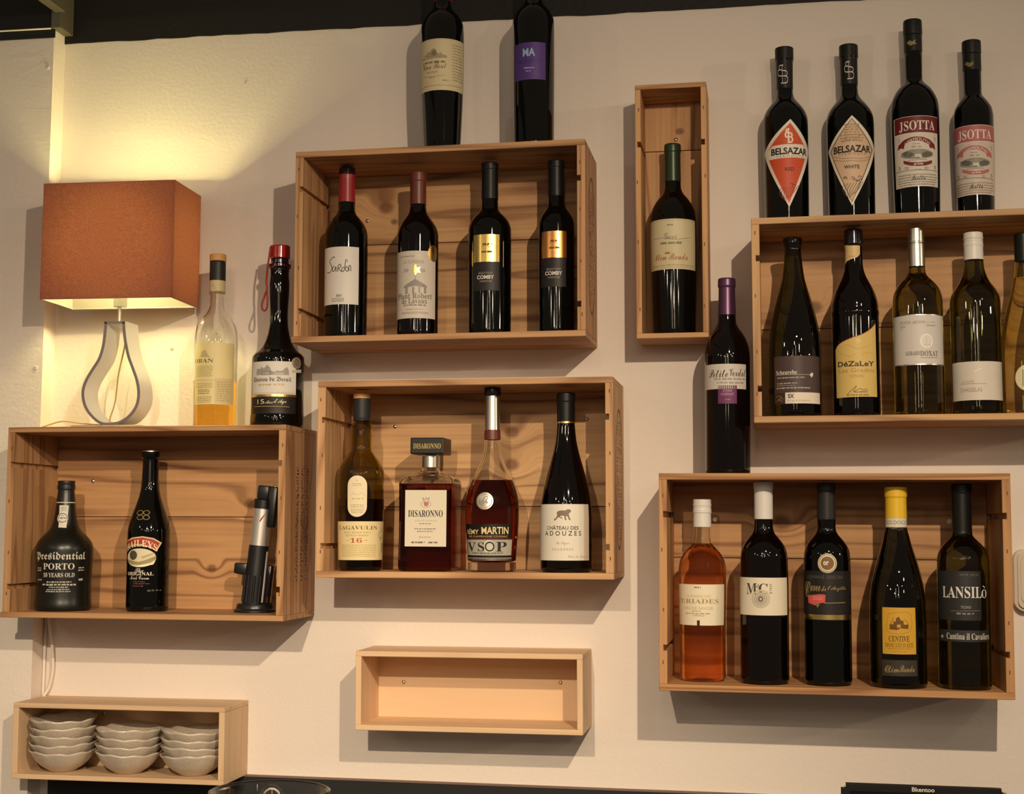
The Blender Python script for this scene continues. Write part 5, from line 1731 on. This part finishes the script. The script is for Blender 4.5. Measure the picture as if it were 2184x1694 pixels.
bk = M['black_plastic']
bm = bmesh.new()
lathe(bm, [(0, 0), (0, 0.0375), (0.004, 0.0375), (0.0065, 0.034), (0.0125, 0.033), (0.0145, 0.0315), (0.0145, 0)], 48)
for v in bm.verts:
    v.co.x = v.co.x * 1.0 + 0.0
    if v.co.x > 0:
        v.co.x *= 0.95
from_bm('base', bm, bk, op, smooth=True, sharp=35)


def leaned(name, prof, mat, x=-0.006, y=0.0, seg=40):
    bm = bmesh.new()
    lathe(bm, prof, seg)
    bmesh.ops.translate(bm, verts=bm.verts[:], vec=(x, y, 0))
    lean(bm)
    return from_bm(name, bm, mat, op, smooth=True, sharp=35)


leaned('lower_sleeve', [(0.013, 0), (0.013, 0.0195), (0.072, 0.0190), (0.080, 0.0185), (0.116, 0.0178), (0.1165, 0.0)], bk)
leaned('silver_tube', [(0.1165, 0), (0.1165, 0.0165), (0.182, 0.0163), (0.182, 0)], M['chrome'])
leaned('collar', [(0.1815, 0), (0.1815, 0.0172), (0.1965, 0.0172), (0.198, 0.0160), (0.198, 0)], bk)
for a in (-0.9, -0.35, 0.25, 0.8):
    bm = bmesh.new()
    tube(bm, [(-0.006 + 0.0193 * math.sin(a), -0.0193 * math.cos(a), 0.016), (-0.006 + 0.0190 * math.sin(a), -0.0190 * math.cos(a), 0.064)], 0.0026, 8)
    lean(bm)
    from_bm('rib', bm, bk, op, smooth=True, sharp=50)
bm = bmesh.new()
box(bm, -0.0165, 0.0045, -0.012, 0.012, 0.1975, 0.2225)
box(bm, 0.003, 0.0195, -0.010, 0.010, 0.150, 0.222)
bevel(bm, 0.003, 2)
lean(bm)
from_bm('head', bm, bk, op, smooth=True, sharp=40)
bm = bmesh.new()
box(bm, 0.017, 0.026, -0.014, 0.006, 0.016, 0.085)
bevel(bm, 0.003, 2)
lean(bm)
from_bm('lever', bm, M['black_gloss'], op, smooth=True, sharp=40)
bm = bmesh.new()
box(bm, 0.0145, 0.0178, -0.0185, -0.0145, 0.018, 0.108)
bevel(bm, 0.001, 1)
lean(bm)
from_bm('lever_strip', bm, M['chrome'], op)
bm = bmesh.new()
box(bm, -0.046, -0.022, -0.008, 0.008, 0.061, 0.083)
for v in bm.verts:
    if v.co.x < -0.04:
        v.co.z = 0.072 + (v.co.z - 0.072) * 0.85 + 0.001
bevel(bm, 0.003, 2)
lean(bm)
from_bm('side_knob', bm, bk, op, smooth=True, sharp=40)
rf_ = lambda z: 0.0165


class Leaned:
    scale = 0.0165

    def __call__(self, th, z, eps):
        v = Vector((-0.006 + (0.01645 + eps) * math.sin(th), -(0.01645 + eps) * math.cos(th), z))
        return Matrix.Rotation(LEAN, 3, 'Y') @ v

    def out(self, c):
        return Vector((0, -1, 0))


label_mesh('red_mark', [('P', '8a2018', [(0.05, 0.158), (0.25, 0.166), (0.75, 0.176), (0.45, 0.167), (0.2, 0.159)])], Leaned(), op, 0.1, 0)

# ------------------------------------------------------------------ table lamp
at = CRATES['A'][1] + CRATES['A'][3] / 2
LXc, LYc = -0.7052, -0.095
lz = at + (LXc - CRATES['A'][0]) * math.tan(CRATES['A'][5]) + 0.0006
lamp = thing('table_lamp', 'lit table lamp with brown-red box shade on a white pear-shaped loop foot', 'lamp', (LXc, LYc, lz))
white_m = pmat('white_lacquer', (0.74, 0.72, 0.68), 0.35)
rim_m = pmat('purple_grey_rim', (0.22, 0.18, 0.19), 0.35, 0.4)
box_obj('base_plate', (-0.066, 0.066, -0.045, 0.045, 0.0, 0.004), pmat('steel_plate', (0.55, 0.48, 0.38), 0.35, 0.7), lamp, 0.001, 1)
out_px = [(845, 325), (957, 325), (1070, 325), (1078, 430), (1097, 560), (1135, 720), (1192, 870), (1238, 1000), (1260, 1130), (1252, 1250), (1212, 1345), (1140, 1430), (1040, 1488), (937, 1505), (830, 1490), (740, 1425), (660, 1325), (618, 1210), (613, 1095), (648, 980), (715, 860), (785, 740), (823, 600), (838, 450)]
op_ = [((x - 937) * 0.0001707, (1505 - y) * 0.0001585 + 0.0045) for x, y in out_px]
crv = [Vector((x, 0, z)) for x, z in op_[:1]]
smooth_pts = catmull([(x, 0, z) for x, z in op_[2:]] + [(op_[0][0], 0, op_[0][1])], 6)
outline = [(p.x, p.z) for p in smooth_pts]
cxm = sum(p[0] for p in outline) / len(outline)


def offset_loop(pts, dd):
    n = len(pts)
    res = []
    for i in range(n):
        a, b = Vector(pts[i - 1]), Vector(pts[(i + 1) % n])
        t = (b - a).normalized()
        nn = Vector((-t.y, t.x))
        res.append((pts[i][0] + nn.x * dd, pts[i][1] + nn.y * dd))
    return res


inn = offset_loop(outline, -0.0046)
if abs(sum(inn[i][0] * inn[(i + 1) % len(inn)][1] - inn[(i + 1) % len(inn)][0] * inn[i][1] for i in range(len(inn)))) > abs(sum(outline[i][0] * outline[(i + 1) % len(outline)][1] - outline[(i + 1) % len(outline)][0] * outline[i][1] for i in range(len(outline)))):
    inn = offset_loop(outline, 0.0046)


def ribbon(name, y0, y1, mat, shrink=0.0):
    bm = bmesh.new()
    n = len(outline)
    f = lambda p, y: bm.verts.new((p[0], y, p[1]))
    A, Bq = [f(p, y0) for p in outline], [f(p, y0) for p in inn]
    C_, D_ = [f(p, y1) for p in outline], [f(p, y1) for p in inn]
    for i in range(n):
        j = (i + 1) % n
        bm.faces.new([A[i], A[j], Bq[j], Bq[i]])
        bm.faces.new([C_[i], D_[i], D_[j], C_[j]])
        bm.faces.new([A[i], C_[i], C_[j], A[j]])
        bm.faces.new([Bq[i], Bq[j], D_[j], D_[i]])
    bmesh.ops.recalc_face_normals(bm, faces=bm.faces[:])
    return from_bm(name, bm, mat, lamp, smooth=True, sharp=40)


ribbon('loop_foot', -0.0262, 0.0275, white_m)
ribbon('loop_rim', -0.0285, -0.0263, rim_m)
zt_ = max(p[1] for p in outline)
bm = bmesh.new()
tube(bm, [(0.002, -0.006, zt_ - 0.002), (0.002, -0.006, zt_ + 0.035)], 0.0032, 12)
from_bm('stem', bm, pmat('lamp_stem', (0.45, 0.40, 0.34), 0.35, 0.6), lamp, smooth=True, sharp=50)
lathe_obj('socket', [(zt_ + 0.030, 0), (zt_ + 0.030, 0.012), (zt_ + 0.094, 0.014), (zt_ + 0.094, 0)], white_m, lamp, 32)
# shade: outer fabric skin with an inner white lining, both let light through
SZ0, SZ1 = 1.9472 - lz, 2.1572 - lz
SW, SD, YAW = 0.2461, 0.1299, 0.0292


def shade_skin(name, half_w, half_d, th, mat, z0, z1):
    bm = bmesh.new()
    sub = 10

    def rect(hw, hd):
        return [(-hw, -hd), (hw, -hd), (hw, hd), (-hw, hd)]
    o_, i_ = rect(half_w, half_d), rect(half_w - th, half_d - th)
    vo = [[bm.verts.new((x, y, z)) for x, y in o_] for z in (z0, z1)]
    vi = [[bm.verts.new((x, y, z)) for x, y in i_] for z in (z0, z1)]
    for i in range(4):
        j = (i + 1) % 4
        bm.faces.new([vo[0][i], vo[0][j], vo[1][j], vo[1][i]])
        bm.faces.new([vi[0][j], vi[0][i], vi[1][i], vi[1][j]])
        bm.faces.new([vo[1][i], vo[1][j], vi[1][j], vi[1][i]])
        bm.faces.new([vo[0][j], vo[0][i], vi[0][i], vi[0][j]])
    bmesh.ops.recalc_face_normals(bm, faces=bm.faces[:])
    for f in bm.faces:
        c = f.calc_center_median()
        if abs(f.normal.z) < 0.5 and f.normal.x * c.x + f.normal.y * c.y < 0:
            f.material_index = 1
    bmesh.ops.rotate(bm, verts=bm.verts[:], cent=(0, 0, 0), matrix=Matrix.Rotation(YAW, 3, 'Z'))
    return from_bm(name, bm, mat, lamp)


def fabric(name, diff, trans, weave):
    m = bpy.data.materials.new(name)
    m.use_nodes = True
    nt = m.node_tree
    nt.nodes.remove(nt.nodes['Principled BSDF'])
    d = N(m, 'ShaderNodeBsdfDiffuse')
    d.inputs[0].default_value = diff
    t = N(m, 'ShaderNodeBsdfTranslucent')
    t.inputs[0].default_value = trans
    add = N(m, 'ShaderNodeAddShader')
    nt.links.new(d.outputs[0], add.inputs[0])
    nt.links.new(t.outputs[0], add.inputs[1])
    nt.links.new(add.outputs[0], nt.nodes['Material Output'].inputs[0])
    if weave:
        tc = N(m, 'ShaderNodeTexCoord')
        mp = N(m, 'ShaderNodeMapping')
        mp.inputs['Scale'].default_value = (260, 260, 420)
        no = N(m, 'ShaderNodeTexNoise')
        no.inputs['Scale'].default_value = 1.0
        no.inputs['Detail'].default_value = 2
        nt.links.new(tc.outputs['Object'], mp.inputs['Vector'])
        nt.links.new(mp.outputs[0], no.inputs['Vector'])
        for nd, c in ((d, diff), (t, trans)):
            mx = N(m, 'ShaderNodeMix', data_type='RGBA')
            mx.inputs[6].default_value = tuple(x * 0.62 for x in c[:3]) + (1,)
            mx.inputs[7].default_value = tuple(min(1, x * 1.38) for x in c[:3]) + (1,)
            nt.links.new(no.outputs['Fac'], mx.inputs[0])
            nt.links.new(mx.outputs[2], nd.inputs[0])
    return m


fab = fabric('maroon_shade_fabric', (0.17, 0.055, 0.050, 1), (0.080, 0.030, 0.016, 1), True)
lin = fabric('white_shade_lining', (0.24, 0.23, 0.21, 1), (0.45, 0.43, 0.38, 1), False)
shade_skin('lamp_shade', SW / 2, SD / 2, 0.0012, [fab, lin], SZ0, SZ1)
bm = bmesh.new()
for zz in (SZ0 + 0.001, SZ1 - 0.001):
    q = [Vector((sx * (SW / 2 - 0.003), sy * (SD / 2 - 0.003), zz)) for sx, sy in ((-1, -1), (1, -1), (1, 1), (-1, 1))]
    q = [Matrix.Rotation(YAW, 3, 'Z') @ p for p in q]
    for i in range(4):
        tube(bm, [q[i], q[(i + 1) % 4]], 0.0012, 6)
for s in (-1, 1):
    tube(bm, [(s * 0.014, 0, zt_ + 0.061), (s * (SW / 2 - 0.003), 0.0, zt_ + 0.061)], 0.001, 6)
from_bm('shade_frame', bm, M['chrome'], lamp, smooth=True, sharp=50)
bulb_z = zt_ + 0.132
bm = bmesh.new()
lathe(bm, [(zt_ + 0.0945, 0), (zt_ + 0.0945, 0.012), (zt_ + 0.108, 0.014), (bulb_z - 0.012, 0.022), (bulb_z, 0.0245), (bulb_z + 0.012, 0.022), (bulb_z + 0.021, 0.013), (bulb_z + 0.0245, 0.0)], 32)
em = bpy.data.materials.new('lit_bulb')
em.use_nodes = True
eb = em.node_tree.nodes['Principled BSDF']
eb.inputs['Base Color'].default_value = (0.9, 0.88, 0.8, 1)
eb.inputs['Emission Color'].default_value = (1.0, 0.80, 0.42, 1)
eb.inputs['Emission Strength'].default_value = 25
from_bm('bulb', bm, em, lamp, smooth=True)
pl = bpy.data.lights.new('bulb_light', 'POINT')
pl.energy = 36
pl.color = (1.0, 0.90, 0.36)
pl.shadow_soft_size = 0.027
po = bpy.data.objects.new('bulb_light', pl)
COL.objects.link(po)
po.location = (LXc, LYc, lz + bulb_z)
bm = bmesh.new()
tube(bm, catmull([(-0.012, 0.02, 0.0075), (-0.05, 0.018, 0.009), (-0.082, 0.006, 0.0125), (-0.105, 0.0, 0.0145), (-0.13, 0.0, 0.0085), (-0.148, 0.002, 0.0025), (-0.158, 0.03, 0.002)], 8), 0.0014, 8)
tube(bm, catmull([(0.014, 0.0, zt_ - 0.006), (0.010, 0.002, 0.15), (-0.002, 0.006, 0.10), (-0.010, 0.012, 0.05), (-0.022, 0.018, 0.017), (-0.012, 0.02, 0.0125)], 8), 0.0014, 8)
from_bm('cord', bm, pmat('yellow_cord', (0.55, 0.38, 0.14), 0.45), lamp, smooth=True)

# ------------------------------------------------------------------ bowls
bowl_m = pmat('crackled_white_glaze', (0.56, 0.48, 0.39), 0.28, coat=0.3)
nt = bowl_m.node_tree
tc = N(bowl_m, 'ShaderNodeTexCoord')
vo = N(bowl_m, 'ShaderNodeTexVoronoi', feature='DISTANCE_TO_EDGE')
vo.inputs['Scale'].default_value = 260
nt.links.new(tc.outputs['Object'], vo.inputs['Vector'])
rp = N(bowl_m, 'ShaderNodeMapRange')
rp.inputs['From Max'].default_value = 0.06
rp.inputs['To Min'].default_value = 0.62
nt.links.new(vo.outputs['Distance'], rp.inputs['Value'])
mx = N(bowl_m, 'ShaderNodeMix', data_type='RGBA', blend_type='MULTIPLY')
mx.inputs[0].default_value = 1.0
mx.inputs[6].default_value = (0.57, 0.49, 0.40, 1)
nt.links.new(rp.outputs[0], mx.inputs[7])
nt.links.new(mx.outputs[2], nt.nodes['Principled BSDF'].inputs['Base Color'])


def bowl_mesh():
    bm = bmesh.new()
    seg = 96
    prof = [(0.0, 0.0225), (0.0015, 0.025), (0.004, 0.0285), (0.010, 0.0385), (0.018, 0.0475), (0.026, 0.0535), (0.033, 0.0585), (0.0365, 0.0605)]
    inner = [(0.0368, 0.0593), (0.033, 0.0562), (0.026, 0.0508), (0.018, 0.0445), (0.011, 0.035), (0.0065, 0.024), (0.005, 0.0)]
    rings = []
    for z, r in prof + inner:
        t = z / 0.0365
        if r == 0:
            rings.append([bm.verts.new((0, 0, z))])
            continue
        row = []
        for i in range(seg):
            a = 2 * PI * i / seg
            k = 1 - 0.035 * t * abs(math.cos(4.5 * a)) ** 3 - 0.012 * t
            dz = 0.0022 * t * t * math.sin(4.5 * a + 0.4) ** 2 + 0.0016 * t * math.sin(2 * a + 1)
            row.append(bm.verts.new((r * k * math.cos(a), r * k * math.sin(a), z + dz)))
        rings.append(row)
    bm.faces.new(rings[0][::-1])
    for a, b in zip(rings, rings[1:]):
        for i in range(seg):
            j = (i + 1) % seg
            if len(b) == 1:
                bm.faces.new([a[i], a[j], b[0]])
            else:
                bm.faces.new([a[i], a[j], b[j], b[i]])
    bmesh.ops.recalc_face_normals(bm, faces=bm.faces[:])
    me = bpy.data.meshes.new('bowl')
    bm.to_mesh(me)
    bm.free()
    for p in me.polygons:
        p.use_smooth = True
    me.materials.append(bowl_m)
    return me


bmesh_bowl = bowl_mesh()
hz = CRATES['H'][1] - CRATES['H'][3] / 2 + CRATES['H'][6]
first = None
order = ['lowest', 'second from the bottom', 'third from the bottom', 'fourth from the bottom', 'topmost']
for (bx_, cnt, stack) in ((-0.8015, 5, 'left'), (-0.6755, 4, 'middle'), (-0.5535, 4, 'right')):
    zz = hz + (bx_ - CRATES['H'][0]) * math.tan(CRATES['H'][5]) + 0.0004
    for i in range(cnt):
        o = bpy.data.objects.new('bowl', bmesh_bowl)
        COL.objects.link(o)
        s = 1.0
        o.location = (bx_ + rng.uniform(-0.0012, 0.0012), -0.0665 + rng.uniform(-0.001, 0.001), zz + i * 0.0137)
        o.rotation_euler = (rng.uniform(-0.012, 0.012) * (i > 0), rng.uniform(-0.012, 0.012) * (i > 0), rng.uniform(0, 6.28))
        if stack == 'left' and i == 4:
            o.rotation_euler[1] = -0.05
            o.location.z += 0.002
        pos = order[i] if i < cnt - 1 else 'topmost'
        tag(o, f'greyish white scalloped bowl, {pos} in the {stack} stack of the box shelf', 'bowl', 'stacked bowls in the bottom left box')

# ------------------------------------------------------------------ glass container, card terminal screen, wall switch
gj = thing('glass_container', 'clear round glass container with thick rim standing at the bottom edge', 'glass container', (-0.3485, -0.25, 0.9003))
bm = bmesh.new()
Rg, Hg = 0.098, 0.2215
pr = [(0.0, 0.0), (0.0, Rg * 0.93), (0.004, Rg * 0.965), (Hg - 0.006, Rg * 0.985), (Hg - 0.003, Rg), (Hg, Rg * 0.995), (Hg + 0.001, Rg * 0.975), (Hg, Rg * 0.955), (Hg - 0.004, Rg * 0.945), (0.009, Rg * 0.925), (0.006, Rg * 0.88), (0.006, 0.0)]
lathe(bm, pr, 96)
from_bm('vessel', bm, M['clear_glass'], gj, smooth=True, sharp=60)
bm = bmesh.new()
tube(bm, catmull([(-0.026, 0.02, 0.16), (-0.0235, 0.02, 0.19), (-0.019, 0.02, 0.212), (-0.008, 0.02, 0.222), (0.004, 0.02, 0.2215), (0.013, 0.02, 0.211), (0.0165, 0.02, 0.19), (0.018, 0.02, 0.16)], 6), 0.0038, 12)
tube(bm, [(-0.026, 0.02, 0.16), (-0.026, 0.02, 0.0062)], 0.0038, 12)
tube(bm, [(0.018, 0.02, 0.16), (0.018, 0.02, 0.0062)], 0.0038, 12)
from_bm('arch_handle', bm, M['clear_glass'], gj, smooth=True, sharp=60)

scr = thing('till_screen', 'black framed till screen on a stand at the bottom right edge', 'screen', (0.668, -0.30, 0.9003))
bm = bmesh.new()
box(bm, -0.117, 0.117, -0.006, 0.006, 0.095, 0.2755)
es = [e for e in bm.edges if abs(e.verts[0].co.y - e.verts[1].co.y) > 0.005]
bmesh.ops.bevel(bm, geom=es, offset=0.007, segments=5, affect='EDGES')
bmesh.ops.bevel(bm, geom=[e for e in bm.edges if abs(e.verts[0].co.y - e.verts[1].co.y) < 1e-5], offset=0.0015, segments=2, affect='EDGES')
fr = from_bm('frame', bm, pmat('black_screen_frame', (0.012, 0.010, 0.010), 0.3), scr)
box_obj('glass_panel', (-0.104, 0.104, -0.0068, -0.0058, 0.104, 0.2655), pmat('dark_screen', (0.004, 0.0045, 0.005), 0.08), scr)
label_mesh('logo', [('T', 'd8d0c6', (-0.016, 0.016, 0.2672, 0.2735), 'Bkentoo', .02)], Flat(-0.0062), fr, 10, 0)
for s in (-1, 1):
    wp = bmesh.new()
    lathe(wp, [(0, 0), (0, 0.0015), (0.0006, 0.0014), (0.0009, 0)], 14)
    bmesh.ops.rotate(wp, verts=wp.verts[:], cent=(0, 0, 0), matrix=Matrix.Rotation(PI / 2, 3, 'X'))
    bmesh.ops.translate(wp, verts=wp.verts[:], vec=(s * 0.111, -0.006, 0.2712))
    from_bm('corner_screw', wp, M['screw'], scr, smooth=True)
bm = bmesh.new()
box(bm, -0.03, 0.03, 0.006, 0.016, 0.0, 0.2)
box(bm, -0.09, 0.09, -0.05, 0.09, 0.0, 0.008)
bevel(bm, 0.002, 2)
from_bm('stand', bm, M['black_plastic'], scr)

sw = thing('wall_intercom', 'rounded cream plastic wall box cut off by the right edge', 'wall box', (0.8815, 0, 1.4665))
cream = pmat('cream_plastic', (0.62, 0.54, 0.44), 0.3)
bm = bmesh.new()
pts = []
hw, hh, rc = 0.034, 0.0505, 0.016
for cx_, cz_, a0 in ((1, 1, 0), (-1, 1, PI / 2), (-1, -1, PI), (1, -1, 1.5 * PI)):
    for i in range(9):
        a = a0 + PI / 2 * i / 8
        pts.append((cx_ * (hw - rc) + rc * math.cos(a), cz_ * (hh - rc) + rc * math.sin(a)))
prism(bm, pts, -0.024, -0.0003)
bmesh.ops.recalc_face_normals(bm, faces=bm.faces[:])
es = [e for e in bm.edges if all(abs(v.co.y + 0.024) < 1e-6 for v in e.verts)]
bmesh.ops.bevel(bm, geom=es, offset=0.005, segments=4, affect='EDGES')
from_bm('housing', bm, cream, sw, smooth=True, sharp=50)
bm = bmesh.new()
prism(bm, [(x * 0.72, z * 0.8 + 0.002) for x, z in pts], -0.0262, -0.0238)
bmesh.ops.recalc_face_normals(bm, faces=bm.faces[:])
from_bm('cover', bm, cream, sw, smooth=True, sharp=40)
